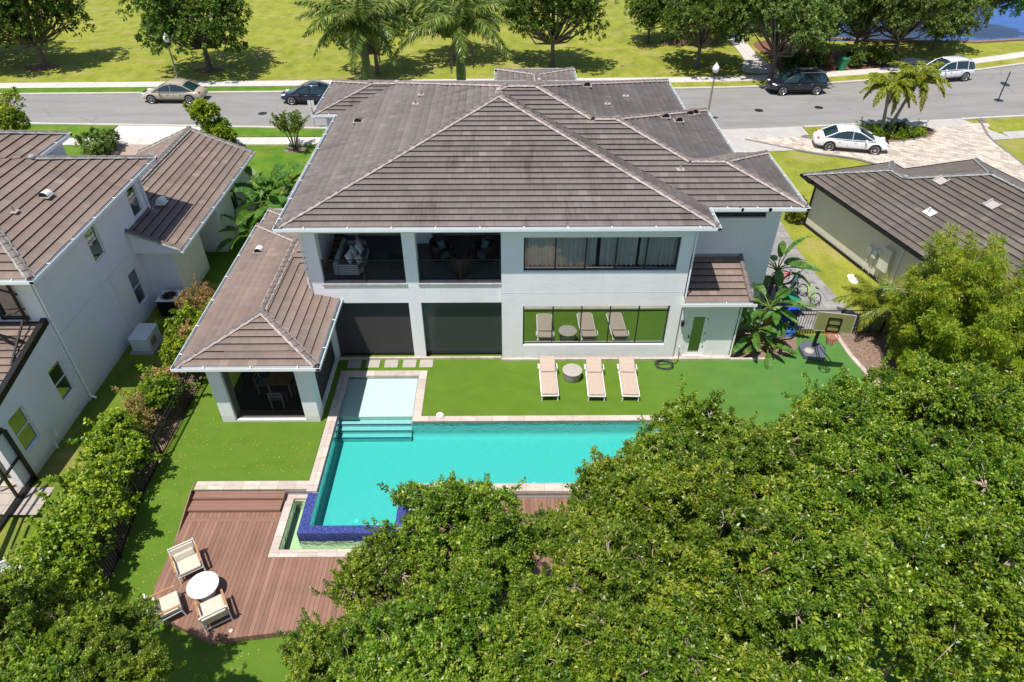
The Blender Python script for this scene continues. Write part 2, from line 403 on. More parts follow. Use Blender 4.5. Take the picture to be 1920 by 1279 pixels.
M_pillow_b = simple('blush_pillow', (.45, .38, .37), .9)
M_brownwicker = simple('dark_brown_wicker', (.022, .012, .009), .6, var=.4, scale=30)
M_teal = simple('teal_pillow', (.09, .20, .20), .8)
M_teak = simple('teak_wood', (.36, .19, .075), .5, var=.25, scale=12)
M_alu = simple('white_aluminium', (.72, .71, .69), .35, var=.03)
M_stone = simple('cast_stone', (.36, .33, .29), .7, var=.1, scale=12)
M_tabletop = simple('white_tabletop', (.80, .80, .80), .35, var=.02)
M_mulch = simple('red_mulch', (.17, .07, .04), .95, var=.55, scale=14, bump=1, bscale=40)
M_brownmulch = simple('brown_mulch', (.20, .13, .095), .95, var=.5, scale=12, bump=1, bscale=30)
M_hose = simple('black_hose', (.015, .016, .015), .5)
M_bluehose = simple('blue_hose', (.02, .14, .45), .5)
M_greenbin = simple('green_plastic', (.015, .20, .09), .5)
M_bluebin = simple('blue_plastic', (.018, .06, .42), .5)
M_rubber = simple('rubber', (.02, .02, .02), .8)
M_rim = simple('alloy', (.55, .55, .55), .3, .8)
M_red = simple('red_paint', (.55, .02, .015), .4)
M_redglass = simple('tail_lamp_red', (.5, .01, .01), .25)
M_lampglass = simple('lamp_lens', (.75, .77, .8), .15)
M_carglass = simple('car_glass', (.012, .03, .035), .06, var=.2)
M_carglass.node_tree.nodes['Principled BSDF'].inputs['Specular IOR Level'].default_value = .9
def paint(name, c):
    n = NT(name); n.set(Base_Color=c, Roughness=.28, Coat_Weight=.8); n.b.inputs['Coat Roughness'].default_value = .06; return n.m
P_beige = paint('champagne_paint', (.40, .34, .26)); P_navy = paint('dark_blue_paint', (.008, .010, .03)); P_dark = paint('charcoal_paint', (.010, .011, .018)); P_white = paint('white_paint', (.80, .80, .80))
M_bark = simple('bark', (.13, .105, .085), .95, var=.4, scale=8, bump=1, bscale=25)
M_twig = simple('pale_twig', (.34, .27, .20), .9, var=.3)
M_palmtrunk = simple('palm_trunk', (.23, .20, .15), .9, var=.25, scale=6, bump=.6, bscale=18)
M_shaft = simple('crownshaft_green', (.13, .19, .03), .5, var=.3, scale=3)
M_culm = simple('bamboo_culm', (.30, .26, .07), .6)
def leafmat(name, stops, rough=.42, trans=.35, spec=.5):
    n = NT(name)
    at = n.n('ShaderNodeAttribute', attribute_name='tint')
    col = n.ramp(at.outputs['Fac'], stops)
    oi = n.n('ShaderNodeObjectInfo')
    hs = n.n('ShaderNodeHueSaturation'); n.l(col, hs.inputs['Color'])
    n.l(n.math('ADD', n.math('MULTIPLY', oi.outputs['Random'], .16), .93), hs.inputs['Value'])
    n.l(n.math('ADD', n.math('MULTIPLY', oi.outputs['Random'], .02), .49), hs.inputs['Hue'])
    n.set(Base_Color=hs.outputs[0], Roughness=rough); n.b.inputs['Specular IOR Level'].default_value = spec
    out = [x for x in n.t.nodes if x.type == 'OUTPUT_MATERIAL'][0]
    tl = n.n('ShaderNodeBsdfTranslucent'); n.l(n.mix(1, hs.outputs[0], (1.5, 1.5, .5), 'MULTIPLY'), tl.inputs[0])
    mx = n.n('ShaderNodeMixShader'); mx.inputs[0].default_value = trans; n.l(n.b.outputs[0], mx.inputs[1]); n.l(tl.outputs[0], mx.inputs[2])
    n.l(mx.outputs[0], out.inputs['Surface']); return n.m
L_fore = leafmat('glossy_leaf', [(0, (.048, .108, .008)), (.35, (.125, .215, .014)), (.7, (.245, .335, .024)), (.95, (.41, .46, .06)), (1, (.46, .36, .16))], .36, .36, .42)
L_oak = leafmat('oak_leaf', [(0, (.038, .08, .010)), (.5, (.09, .155, .017)), (1, (.19, .26, .035))], .5, .3, .4)
L_oak2 = leafmat('willow_leaf', [(0, (.06, .11, .018)), (.5, (.13, .19, .036)), (1, (.23, .30, .065))], .5, .25, .4)
L_cyp = leafmat('bright_needle', [(0, (.05, .15, .01)), (.5, (.12, .28, .018)), (1, (.22, .40, .035))], .5, .35, .3)
L_hedge = leafmat('hedge_leaf', [(0, (.06, .125, .010)), (.4, (.17, .26, .014)), (.8, (.33, .42, .02)), (1, (.45, .50, .04))], .45, .3, .4)
L_rust = leafmat('rusty_leaf', [(0, (.12, .15, .02)), (.3, (.26, .20, .05)), (.6, (.42, .25, .12)), (1, (.52, .36, .20))], .6, .3, .3)
L_bam = leafmat('bamboo_leaf', [(0, (.09, .16, .010)), (.35, (.19, .28, .012)), (.75, (.32, .39, .02)), (1, (.52, .48, .045))], .45, .4, .4)
L_yel = leafmat('yellow_frond', [(0, (.12, .19, .012)), (.5, (.24, .28, .02)), (1, (.42, .36, .04))], .45, .35, .4)
L_palm = leafmat('palm_frond', [(0, (.06, .12, .014)), (.5, (.15, .22, .028)), (.85, (.33, .36, .07)), (1, (.46, .42, .15))], .4, .25, .5)
L_palmdry = leafmat('dry_frond', [(0, (.20, .16, .08)), (1, (.42, .34, .22))], .7, .2, .3)
L_bird = leafmat('paddle_leaf', [(0, (.04, .12, .02)), (.6, (.09, .20, .03)), (1, (.22, .32, .04))], .42, .35, .4)
L_brown = leafmat('dead_leaf', [(0, (.16, .08, .04)), (1, (.36, .22, .12))], .8, .15, .2)

# ------------------------------------------------------------------ 2-D clipping for roofs
def clip(poly, a, b, c):
    out = []
    for i in range(len(poly)):
        p = poly[i]; q = poly[(i + 1) % len(poly)]
        dp = a * p[0] + b * p[1] + c; dq = a * q[0] + b * q[1] + c
        if dp >= 0: out.append(p)
        if (dp > 0 and dq < 0) or (dp < 0 and dq > 0):
            t = dp / (dp - dq); out.append((p[0] + (q[0] - p[0]) * t, p[1] + (q[1] - p[1]) * t))
    return out
def area(poly):
    return abs(sum(poly[i][0] * poly[(i + 1) % len(poly)][1] - poly[(i + 1) % len(poly)][0] * poly[i][1] for i in range(len(poly)))) / 2 if len(poly) > 2 else 0
def subtract(poly, planes):
    """poly minus the convex set where all planes >= 0 -> convex pieces"""
    res = []; rest = poly
    for (a, b, c) in planes:
        o = clip(rest, -a, -b, -c)
        if area(o) > 1e-4: res.append(o)
        rest = clip(rest, a, b, c)
        if area(rest) < 1e-4: return res
    return res
class Body:
    """hipped roof on a rectangle; ends: run multiplier 1 = hip, 0 = gable (no plane)"""
    def __init__(s, x0, y0, x1, y1, ze, sl, sides='WESN', se=None):
        s.se = se; s.r = (x0, y0, x1, y1); s.ze = ze; s.sl = sl; s.sides = sides
        P = {'W': ((1, 0, -x0)), 'E': ((-1, 0, x1)), 'S': ((0, 1, -y0)), 'N': ((0, -1, y1))}
        s.pl = {}
        for k in sides:
            a, b, c = P[k]; m = (se or {}).get(k, sl)
            s.pl[k] = (a, b, c, m)
    def hfun(s): return [(m * a, m * b, s.ze + m * c) for (a, b, c, m) in s.pl.values()]
    def height(s, x, y):
        x0, y0, x1, y1 = s.r
        if x < x0 - 1e-6 or x > x1 + 1e-6 or y < y0 - 1e-6 or y > y1 + 1e-6: return -1e9
        return min(A * x + B * y + C for A, B, C in s.hfun())
    def rectplanes(s):
        x0, y0, x1, y1 = s.r
        return [(1, 0, -x0), (-1, 0, x1), (0, 1, -y0), (0, -1, y1)]
CW = .322
def roof(parent, bodies, mat,  capmat, mortarmat, guttermat=None, T=Matrix(), name='roof', ridge=True, gutter=True, soffit=True, lip=.045, east='', emat=None):
    """one roof part with sub-parts for caps, mortar and gutters, from the union of hipped bodies"""
    if guttermat is None: guttermat = M_trim
    mb = MB(); mb.M = T
    for i, bd in enumerate(bodies):
        x0, y0, x1, y1 = bd.r
        rect = [(x0, y0), (x1, y0), (x1, y1), (x0, y1)]
        for k, (a, b, c, m) in bd.pl.items():
            A, B, C = m * a, m * b, bd.ze + m * c
            poly = rect
            for k2, (a2, b2, c2, m2) in bd.pl.items():
                if k2 != k: poly = clip(poly, m2 * a2 - A, m2 * b2 - B, bd.ze + m2 * c2 - C)
            if area(poly) < 1e-3: continue
            pieces = [poly]
            for j, o in enumerate(bodies):
                if j == i: continue
                eps = -1e-4 if j < i else 1e-4
                pls = o.rectplanes() + [(A2 - A, B2 - B, C2 - C - eps) for A2, B2, C2 in o.hfun()]
                pls = [p for p in pls if not (abs(p[0]) < 1e-9 and abs(p[1]) < 1e-9 and p[2] >= 0)]
                if any(abs(p[0]) < 1e-9 and abs(p[1]) < 1e-9 and p[2] < 0 for p in pls): continue
                np_ = []
                for p in pieces: np_ += subtract(p, pls)
                pieces = np_
            for pc in pieces:
                ds = [a * x + b * y + c for x, y in pc]
                k0 = int(math.floor(min(ds) / CW + 1e-6)); k1 = int(math.ceil(max(ds) / CW))
                for q in range(k0, k1):
                    st = clip(clip(pc, a, b, c - q * CW), -a, -b, -(c - (q + 1) * CW))
                    if area(st) < 1e-4: continue
                    vs = []; uv = []
                    for x, y in st:
                        d = a * x + b * y + c; fr = (d - q * CW) / CW
                        vs.append((x, y, A * x + B * y + C + lip * (1 - fr)))
                        u = x * abs(b) + y * abs(a); uv.append((u + 50, (q + min(.97, max(.03, fr))) * .333 + 16.65))
                    # orientation
                    n = Vector((0, 0, 0))
                    for z in range(len(vs)):
                        p = Vector(vs[z]); r_ = Vector(vs[(z + 1) % len(vs)]); n += p.cross(r_)
                    if n.z < 0: vs.reverse(); uv.reverse()
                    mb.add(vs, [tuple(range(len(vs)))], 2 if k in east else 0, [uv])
                    # riser, slightly undercut
                    low = [p for p in st if abs(a * p[0] + b * p[1] + c - q * CW) < 1e-5]
                    if len(low) >= 2:
                        p, r_ = low[0], low[-1]
                        if len(low) > 2:
                            low.sort(key=lambda t: t[0] * abs(b) + t[1] * abs(a)); p, r_ = low[0], low[-1]
                        zp = A * p[0] + B * p[1] + C; zr = A * r_[0] + B * r_[1] + C
                        un = .014
                        mb.add([(p[0], p[1], zp + lip), (r_[0], r_[1], zr + lip), (r_[0] + a * un, r_[1] + b * un, zr - .006), (p[0] + a * un, p[1] + b * un, zp - .006)], [(0, 1, 2, 3)], 1)
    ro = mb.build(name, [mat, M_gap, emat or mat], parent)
    def H(x, y, skip=None):
        return max([o.height(x, y) for k, o in enumerate(bodies) if k != skip] + [-1e9])
    # soffit + fascia cells
    if soffit:
        xs = sorted({round(v, 4) for b in bodies for v in (b.r[0], b.r[2])}); ys = sorted({round(v, 4) for b in bodies for v in (b.r[1], b.r[3])})
        sb = MB(); sb.M = T
        zs = {}
        for ix in range(len(xs) - 1):
            for iy in range(len(ys) - 1):
                cx, cy = (xs[ix] + xs[ix + 1]) / 2, (ys[iy] + ys[iy + 1]) / 2
                bb = [b for b in bodies if b.r[0] < cx < b.r[2] and b.r[1] < cy < b.r[3]]
                if bb:
                    z = min(b.ze for b in bb) - .2
                    sb.add([(xs[ix], ys[iy], z), (xs[ix + 1], ys[iy], z), (xs[ix + 1], ys[iy + 1], z), (xs[ix], ys[iy + 1], z)], [(3, 2, 1, 0)])
        sb.build('soffit', M_trim, ro)
    # eaves: fascia + gutter on the outline
    fb = MB(); fb.M = T
    for i, bd in enumerate(bodies):
        x0, y0, x1, y1 = bd.r
        E_ = {'S': ((x0, y0), (x1, y0), (0, -1)), 'N': ((x1, y1), (x0, y1), (0, 1)), 'W': ((x0, y1), (x0, y0), (-1, 0)), 'E': ((x1, y0), (x1, y1), (1, 0))}
        for k, (p, q, nn) in E_.items():
            L = math.hypot(q[0] - p[0], q[1] - p[1]); N = max(2, int(L / .05)); run = None; segs = []
            for t in range(N + 1):
                f = (t + .5) / (N + 1); x = p[0] + (q[0] - p[0]) * f + nn[0] * .02; y = p[1] + (q[1] - p[1]) * f + nn[1] * .02
                free = H(x, y, i) < bd.ze - .02
                if i > 0 and any(j < i and abs(bodies[j].height(p[0] + (q[0] - p[0]) * f, p[1] + (q[1] - p[1]) * f) - bd.ze) < .012 for j in range(i)): free = False
                if free and run is None: run = f
                if not free and run is not None: segs.append((run, f)); run = None
            if run is not None: segs.append((run, 1 + 1e-9))
            for f0, f1 in segs:
                if (f1 - f0) * L < .25: continue
                f0 = 0 if f0 < .02 else f0; f1 = 1 if f1 > .98 else f1
                a_ = Vector((p[0] + (q[0] - p[0]) * f0, p[1] + (q[1] - p[1]) * f0, bd.ze)); b_ = Vector((p[0] + (q[0] - p[0]) * f1, p[1] + (q[1] - p[1]) * f1, bd.ze))
                n3 = Vector((nn[0], nn[1], 0)); d3 = (b_ - a_).normalized()
                if k in bd.sides:
                    gb = MB(); gb.M = T
                    fb.bar(a_ + Vector((0, 0, -.1)) - n3 * .012, b_ + Vector((0, 0, -.1)) - n3 * .012, .02, .21)
                    if gutter:
                        ex = .0
                        for (off, dz, w, h, mi) in ((.13, -.04, .014, .125, 0), (.065, -.10, .13, .012, 1)):
                            gb.bar(a_ + n3 * off + Vector((0, 0, dz)) - d3 * (.13 if f0 == 0 else 0), b_ + n3 * off + Vector((0, 0, dz)) + d3 * (.13 if f1 == 1 else 0), w, h, mi)
                        if f0 == 0: gb.bar(a_ - d3 * .13 + Vector((0, 0, -.045)), a_ - d3 * .13 + n3 * .13 + Vector((0, 0, -.045)), .014, .1, 0)
                        sN = max(1, int((b_ - a_).length / 1.45))
                        for t in range(sN):
                            c_ = a_ + d3 * ((t + .6) * (b_ - a_).length / sN)
                            gb.bar(c_ + Vector((0, 0, .03)), c_ + n3 * .13 + Vector((0, 0, .03)), .035, .008, 0)
                    if gb.v: gb.build('gutter', [guttermat, M_gutter_in], ro)
                else:   # gable end
                    M_ = Vector(((a_.x + b_.x) / 2, (a_.y + b_.y) / 2, 0)); hm = bd.height(M_.x, M_.y)
                    fb.add([tuple(a_ + Vector((0, 0, -.2))), tuple(b_ + Vector((0, 0, -.2))), tuple(b_ + Vector((0, 0, .02))), (M_.x, M_.y, hm + .02), tuple(a_ + Vector((0, 0, .02)))], [(0, 1, 2, 3, 4)])
    if fb.v: fb.build('fascia', guttermat, ro)
    # ridges and hips
    if ridge:
        rnd = random.Random(5)
        for i, bd in enumerate(bodies):
            x0, y0, x1, y1 = bd.r; w, h = x1 - x0, y1 - y0
            lines = []
            if w >= h or 'S' in (getattr(bd, 'se', None) or {}):
                mS = bd.pl['S'][3] if 'S' in bd.pl else 1e-9; mN = bd.pl['N'][3] if 'N' in bd.pl else 1e-9
                yc = (mS * y0 + mN * y1) / (mS + mN); hr = mS * (yc - y0)
                aW = x0 + (hr / bd.pl['W'][3] if 'W' in bd.pl else 0); aE = x1 - (hr / bd.pl['E'][3] if 'E' in bd.pl else 0)
                A_, B_ = (aW, yc), (aE, yc)
                ends = [((x0, y0), A_, 'W'), ((x0, y1), A_, 'W'), ((x1, y0), B_, 'E'), ((x1, y1), B_, 'E')]
            else:
                xc = (x0 + x1) / 2; t = w / 2
                A_, B_ = (xc, y0 + (t if 'S' in bd.sides else 0)), (xc, y1 - (t if 'N' in bd.sides else 0))
                ends = [((x0, y0), A_, 'S'), ((x1, y0), A_, 'S'), ((x0, y1), B_, 'N'), ((x1, y1), B_, 'N')]
            lines.append((A_, B_))
            for c_, a_, k in ends: lines.append((c_, a_))
            for (p, q) in lines:
                L = math.hypot(q[0] - p[0], q[1] - p[1])
                if L < .1: continue
                N = max(4, int(L / .1)); run = None; segs = []
                for t in range(N + 1):
                    f = t / N; x = p[0] + (q[0] - p[0]) * f; y = p[1] + (q[1] - p[1]) * f
                    ok = H(x, y, i) < bd.height(x, y) + (.004 if not any(abs(bodies[j].height(x, y) - bd.height(x, y)) < .004 for j in range(i)) else -1)
                    if ok and 0 < t < N:
                        px_, py_ = -(q[1] - p[1]) / L * .06, (q[0] - p[0]) / L * .06
                        hh = H(x, y); g1, g2 = H(x + px_, y + py_), H(x - px_, y - py_)
                        if g1 > -1e8 and g2 > -1e8 and g1 + g2 > 2 * hh - .0045: ok = False
                    if ok and run is None: run = f
                    if not ok and run is not None: segs.append((run, f)); run = None
                if run is not None: segs.append((run, 1))
                for f0, f1 in segs:
                    P3 = [Vector((p[0] + (q[0] - p[0]) * f, p[1] + (q[1] - p[1]) * f, 0)) for f in (f0, f1)]
                    for v in P3: v.z = bd.height(v.x, v.y) + .03
                    d = P3[1] - P3[0]; LL = d.length
                    if LL < .3: continue
                    cb = MB(); cb.M = T; mo = MB(); mo.M = T
                    d.normalize(); sd_ = d.cross(Vector((0, 0, 1))).normalized(); up = sd_.cross(d)
                    # mortar bed with an uneven edge
                    n_ = max(2, int(LL / .12)); vs = []; fs = []
                    for t in range(n_ + 1):
                        c_ = P3[0] + d * (LL * t / n_)
                        wl, wr = .145 + rnd.uniform(-.012, .02), .145 + rnd.uniform(-.012, .02)
                        vs += [tuple(c_ - sd_ * wl + up * .004), tuple(c_ - sd_ * .09 + up * .06), tuple(c_ + sd_ * .09 + up * .06), tuple(c_ + sd_ * wr + up * .004)]
                        if t: b = 4 * t; fs += [(b - 4, b, b + 1, b - 3), (b - 3, b + 1, b + 2, b - 2), (b - 2, b + 2, b + 3, b - 1)]
                    mo.add(vs, fs + [(0, 1, 2, 3), (4 * n_ + 3, 4 * n_ + 2, 4 * n_ + 1, 4 * n_)])
                    nt_ = max(1, round(LL / .38)); tl = LL / nt_
                    for t in range(nt_):
                        c0 = P3[0] + d * (tl * t - .015); c1 = P3[0] + d * (tl * (t + 1)); vs = []; nn_ = 7
                        for cc, r_, lift in ((c0, .112, .035), (c1, .098, .020)):
                            for g in range(nn_):
                                an = math.pi * g / (nn_ - 1); vs.append(tuple(cc + sd_ * math.cos(an) * r_ + up * (math.sin(an) * r_ * .85 + lift - .01)))
                        cb.add(vs, [(g, g + 1, g + 1 + nn_, g + nn_) for g in range(nn_ - 1)] + [tuple(range(nn_))[::-1], tuple(range(nn_, 2 * nn_))], 0)
                    e_ = P3[1] + Vector((0, 0, .06))
                    mo.lathe([(.02, -.1), (.13, -.06), (.14, .02), (.10, .075), (.02, .095)], tuple(e_), 10)
                    cb.build('ridge_cap', capmat, ro, autosmooth=40)
                    mo.build('ridge_mortar', mortarmat, ro)
    return ro

# ------------------------------------------------------------------ building helpers
def wall(mb, p0, p1, z0, z1, th=.25, ops=(), mi=0):
    """outer face runs p0->p1 with the outside on the right-hand side; th goes inwards"""
    d = Vector((p1[0] - p0[0], p1[1] - p0[1], 0)); L = d.length; d.normalize(); nin = Vector((-d.y, d.x, 0))
    us = sorted({0, L} | {min(max(u, 0), L) for o in ops for u in o[:2]}); zs = sorted({z0, z1} | {min(max(z, z0), z1) for o in ops for z in o[2:4]})
    # merge vertically per column: fewer seams
    for a, b in zip(us[:-1], us[1:]):
        run = None
        for c, e in list(zip(zs[:-1], zs[1:])) + [(None, None)]:
            solid = c is not None and not any(o[0] < (a + b) / 2 < o[1] and o[2] < (c + e) / 2 < o[3] for o in ops)
            if solid: run = (run[0], e) if run else (c, e)
            elif run:
                o0 = Vector((p0[0], p0[1], 0)); A = o0 + d * a; B = o0 + d * b; Ci = B + nin * th; Di = A + nin * th
                v = [(q.x, q.y, run[0]) for q in (A, B, Ci, Di)] + [(q.x, q.y, run[1]) for q in (A, B, Ci, Di)]
                mb.add(v, [(3, 2, 1, 0), (4, 5, 6, 7), (0, 1, 5, 4), (1, 2, 6, 5), (2, 3, 7, 6), (3, 0, 4, 7)], mi); run = None
def window(parent, p0, p1, z0, z1, inset=.08, cols=1, rows=(), glassm=None, framem=None, fw=.05, name='window', label=None, back=None):
    """window filling an opening p0->p1 (outside on the right); frame object with pane children"""
    framem = framem or M_dark; glassm = glassm or M_glass
    d = Vector((p1[0] - p0[0], p1[1] - p0[1], 0)); L = d.length; d.normalize(); nin = Vector((-d.y, d.x, 0))
    T = Matrix.Translation(Vector((p0[0], p0[1], 0)) + nin * inset) @ Matrix(((d.x, nin.x, 0, 0), (d.y, nin.y, 0, 0), (0, 0, 1, 0), (0, 0, 0, 1)))
    m = MB(); m.M = T
    m.box(0, 0, z0, fw, .06, z1); m.box(L - fw, 0, z0, L, .06, z1); m.box(fw, 0, z0, L - fw, .06, z0 + fw); m.box(fw, 0, z1 - fw, L - fw, .06, z1)
    xs = [fw + (L - 2 * fw) * k / cols for k in range(cols + 1)]
    for x in xs[1:-1]: m.box(x - fw * .45, .002, z0 + fw, x + fw * .45, .058, z1 - fw)
    for r in rows: m.box(fw, .004, r - fw * .4, L - fw, .056, r + fw * .4)
    o = m.build(name, framem, parent)
    if label: o['label'] = label
    zz = [z0 + fw] + list(rows) + [z1 - fw]
    for a, b in zip(xs[:-1], xs[1:]):
        for c, e in zip(zz[:-1], zz[1:]):
            g = MB(); g.M = T; g.box(a + .001, .026, c + .001, b - .001, .034, e - .001); g.build('pane', glassm, o)
    if back:
        g = MB(); g.M = T; g.box(0, .3, z0 - .1, L, .32, z1 + .1); g.build('interior_backing', back, o)
    return o
def sheet(name, xs, ys, keep, zf, mat, kind='structure', parent=None):
    """grid of faces over breaks xs, ys; vertices shared"""
    m = MB(); idx = {}
    def V(i, j):
        if (i, j) not in idx: idx[(i, j)] = len(m.v); m.v.append((xs[i], ys[j], zf(xs[i], ys[j])))
        return idx[(i, j)]
    for i in range(len(xs) - 1):
        for j in range(len(ys) - 1):
            if keep((xs[i] + xs[i + 1]) / 2, (ys[j] + ys[j + 1]) / 2):
                m.f.append([V(i, j), V(i + 1, j), V(i + 1, j + 1), V(i, j + 1)]); m.m.append(0); m.uv.append(None)
    o = m.build(name, mat, parent)
    if kind: o['kind'] = kind
    return o
def flat(name, pts, z, mat, th=.0, kind='structure', parent=None):
    m = MB()
    if th: m.prism(pts, z - th, z)
    else: m.add([(x, y, z) for x, y in pts], [tuple(range(len(pts)))])
    o = m.build(name, mat, parent)
    if kind: o['kind'] = kind
    return o
def gz(y):
    """ground falls away behind the pool"""
    if y > -6.9: return 0.0
    return max(-.62, -.62 * (-6.9 - y) / 2.6)

# ------------------------------------------------------------------ ground and setting
xs = [-160, -90, -60, -40, -28, -20, -12.4, 14.6, 20, 28, 45, 70, 110, 240]; ys = [-60, -40, -30, -20, -14, -9.5, -8.2, -6.9, -3, 1.6, 6, 14, 24, 34, 45, 60, 90, 130, 180, 260, 420]
sheet('lawn', xs, ys, lambda x, y: not (-12.4 < x < 14.6 and -20 < y < 1.6), lambda x, y: gz(y) - .012, M_lawn)
# lush strips between the houses and the street (left of the main house)
flat('front_lawn', [(-60, 24.55), (-28.3, 24.55), (-28.3, 27.1), (-60, 27.5)], .035, M_lawn2, .04)
flat('front_lawn', [(-21.9, 24.55), (9, 24.55), (9, 26.2), (-14, 26.35), (-21.9, 26.7)], .035, M_lawn2, .04)
flat('front_lawn', [(-60, 35.25), (-60, 33.75), (-20, 33.95), (9, 34.4), (9, 35.5), (-20, 35.4)], .036, M_lawn2, .05)
flat('side_lawn', [(-60, 15), (-12.4, 5.6), (-10.2, 9), (-10.2, 20), (-12.9, 23.0), (-60, 23.4)], .006, M_lawn2)
flat('side_lawn', [(-16.3, -14), (-12.4, -14), (-12.4, 5.6), (-16.3, 6.6)], .006, M_side) if False else None
sheet('side_lawn', [-16.6, -14.5, -12.42], [-14, -9.5, -6.9, -3, 1, 5.5], lambda x, y: True, lambda x, y: gz(y) + .006, M_side)
flat('side_lawn', [(11, 3.0), (20.5, -1), (14.5, 16), (9.5, 16)], .004, M_lawn)
# street: a gentle bend to the right
def yc(x):      # far kerb line
    return 33.45 + .02 * (x + 36) + (0 if x < 14 else .0072 * (x - 14) ** 1.93)
def yn(x):      # near kerb line
    return 27.3 - .055 * (x + 34) + (0 if x < 0 else (.0042 * x ** 2 if x < 24 else .0042 * 24 ** 2 + .175 * (x - 24))) if x > -34 else 27.3
XS = [-110, -70, -50, -36, -25, -14, -5, 4, 10, 14, 18, 22, 26, 30, 34, 38, 42, 46, 52, 60, 72, 90, 120]
def strip(name, f0, f1, z, mat, x0=-1e9, x1=1e9, th=0, kind='structure'):
    X = sorted([x for x in XS if x0 < x < x1] + [v for v in (x0, x1) if abs(v) < 1e8])
    m = MB(); vs = []
    for x in X: vs += [(x, f0(x), z), (x, f1(x), z)]
    if th:
        for x in X: vs += [(x, f0(x), z - th), (x, f1(x), z - th)]
    n = len(X); fs = [(2 * i, 2 * i + 2, 2 * i + 3, 2 * i + 1) for i in range(n - 1)]
    if th:
        b = 2 * n
        for i in range(n - 1): fs += [(2 * i, b + 2 * i, b + 2 * i + 2, 2 * i + 2), (2 * i + 1, 2 * i + 3, b + 2 * i + 3, b + 2 * i + 1)]
        fs += [(0, 1, b + 1, b), (2 * n - 2, b + 2 * n - 2, b + 2 * n - 1, 2 * n - 1)]
    m.add(vs, fs); o = m.build(name, mat); o['kind'] = kind; return o
strip('road', lambda x: yn(x) - .1, lambda x: yc(x) + .1, .004, M_road)
strip('kerb', yc, lambda x: yc(x) + .35, .10, M_kerb, th=.11)
strip('kerb', lambda x: yn(x) - .28, yn, .10, M_kerb, th=.11, x1=14.2)
strip('kerb', lambda x: yn(x) - .28, yn, .10, M_kerb, th=.11, x0=33.6)
strip('kerb', lambda x: yn(x) - .28, yn, .10, M_kerb, th=.11, x0=21.4, x1=29)
strip('verge', lambda x: yc(x) + .35, lambda x: yc(x) + 1.75, .03, M_lawn, x0=9, th=.04)
strip('sidewalk', lambda x: yc(x) + 1.75, lambda x: yc(x) + 3.1, .045, M_walk, th=.06)
def sn(x): return yn(x) - 4.05 if x > 8 else 23.15
strip('sidewalk', sn, lambda x: sn(x) + 1.25, .044, M_walk, th=.06, x1=14.4)
strip('sidewalk', sn, lambda x: sn(x) + 1.25, .044, M_apron, th=.06, x0=21.2, x1=30)
strip('sidewalk', sn, lambda x: sn(x) + 1.25, .044, M_apron, th=.06, x0=35.2)
flat('driveway', [(-28.2, 24.4), (-28.2, 27.0), (-22, 26.7), (-22, 24.4)], .048, M_whitecon, .06)
flat('driveway', [(-27.6, 15), (-22, 15), (-22, 23.15), (-27.6, 23.15)], .03, simple('tan_paver', (.34, .25, .20), .85, var=.2, scale=5))
flat('driveway', [(14.4, yn(14.4) + .02), (14.6, sn(14.6) - .05), (21.3, sn(21.3) - .05), (21.3, yn(21.3) + .02)], .05, M_apron, .06)
flat('driveway', [(29, yn(29) + .02), (30, sn(30) - .05), (35.3, sn(35.3) - .05), (33.6, yn(33.6) + .02)], .05, M_apron, .06)
strip('verge', lambda x: sn(x) + 1.25, lambda x: yn(x) - .28, .03, M_lawn, x0=21.4, x1=28.6, th=.04)
strip('verge', lambda x: sn(x) + 1.25, lambda x: yn(x) - .28, .03, M_lawn, x0=34.8, th=.04)
for (x_, y_) in [(24.0, 30.2), (19.2, 29.6), (-18.5, 29.2)]:
    mb = MB(); mb.lathe([(.34, 0), (.34, .006), (.001, .007)], (x_, y_, .004), 20); o = mb.build('manhole_cover', M_dark); o['kind'] = 'structure'
# circular paver drive
def smooth(pts, n=6):
    out = []; N = len(pts)
    for i in range(N):
        p0, p1, p2, p3 = [Vector(pts[(i + k - 1) % N]) for k in range(4)]
        for t in range(n):
            u = t / n; q = .5 * ((2 * p1) + (-p0 + p2) * u + (2 * p0 - 5 * p1 + 4 * p2 - p3) * u * u + (-p0 + 3 * p1 - 3 * p2 + p3) * u ** 3)
            out.append((q[0], q[1]))
    return out
pl = [(14.6, 23.2), (17.0, 23.9), (21.2, 24.2), (21.2, 24.25), (25.5, 24.7), (30.5, 25.7), (34.6, 26.6), (33.9, 25.0), (33.6, 22.9), (33.6, 20.8), (33.2, 18.4), (32.2, 15.4), (31, 12), (29.5, 8), (22, 8), (23.5, 13.5), (24.2, 17.3), (22.4, 19.6), (20.0, 20.6), (17.4, 22.3)]
flat('paver_driveway', smooth([(16.3, 23.95), (18.6, 24.15), (21.2, 24.3), (25.5, 24.75), (30.5, 25.75), (35.0, 26.75), (34.0, 24.9), (33.6, 22.9), (33.5, 20.8), (33.2, 18.4), (32.2, 15.4), (31, 12), (29.5, 8), (22, 8), (24.4, 13.0), (25.4, 17.3), (23.2, 20.2), (20.5, 21.4), (18.1, 22.8)]), .058, M_paver, .06)
M_edge = simple('paver_edge', (.17, .155, .15), .85, var=.2)
mb = MB()
e1_ = smooth([(35.0, 26.75), (34.0, 24.9), (33.6, 22.9), (33.5, 20.8), (33.2, 18.4), (32.2, 15.4), (31, 12), (29.5, 8), (30.5, 8)])[:42]
mb.tube([(x, y, .03) for x, y in e1_], .09, 6)
e2_ = smooth([(22, 8), (24.4, 13.0), (25.4, 17.3), (23.2, 20.2), (20.5, 21.4), (18.1, 22.8), (16.3, 23.95), (16.0, 24)])[:36]
mb.tube([(x, y, .03) for x, y in e2_], .09, 6); o = mb.build('drive_edging', M_edge); o['kind'] = 'structure'
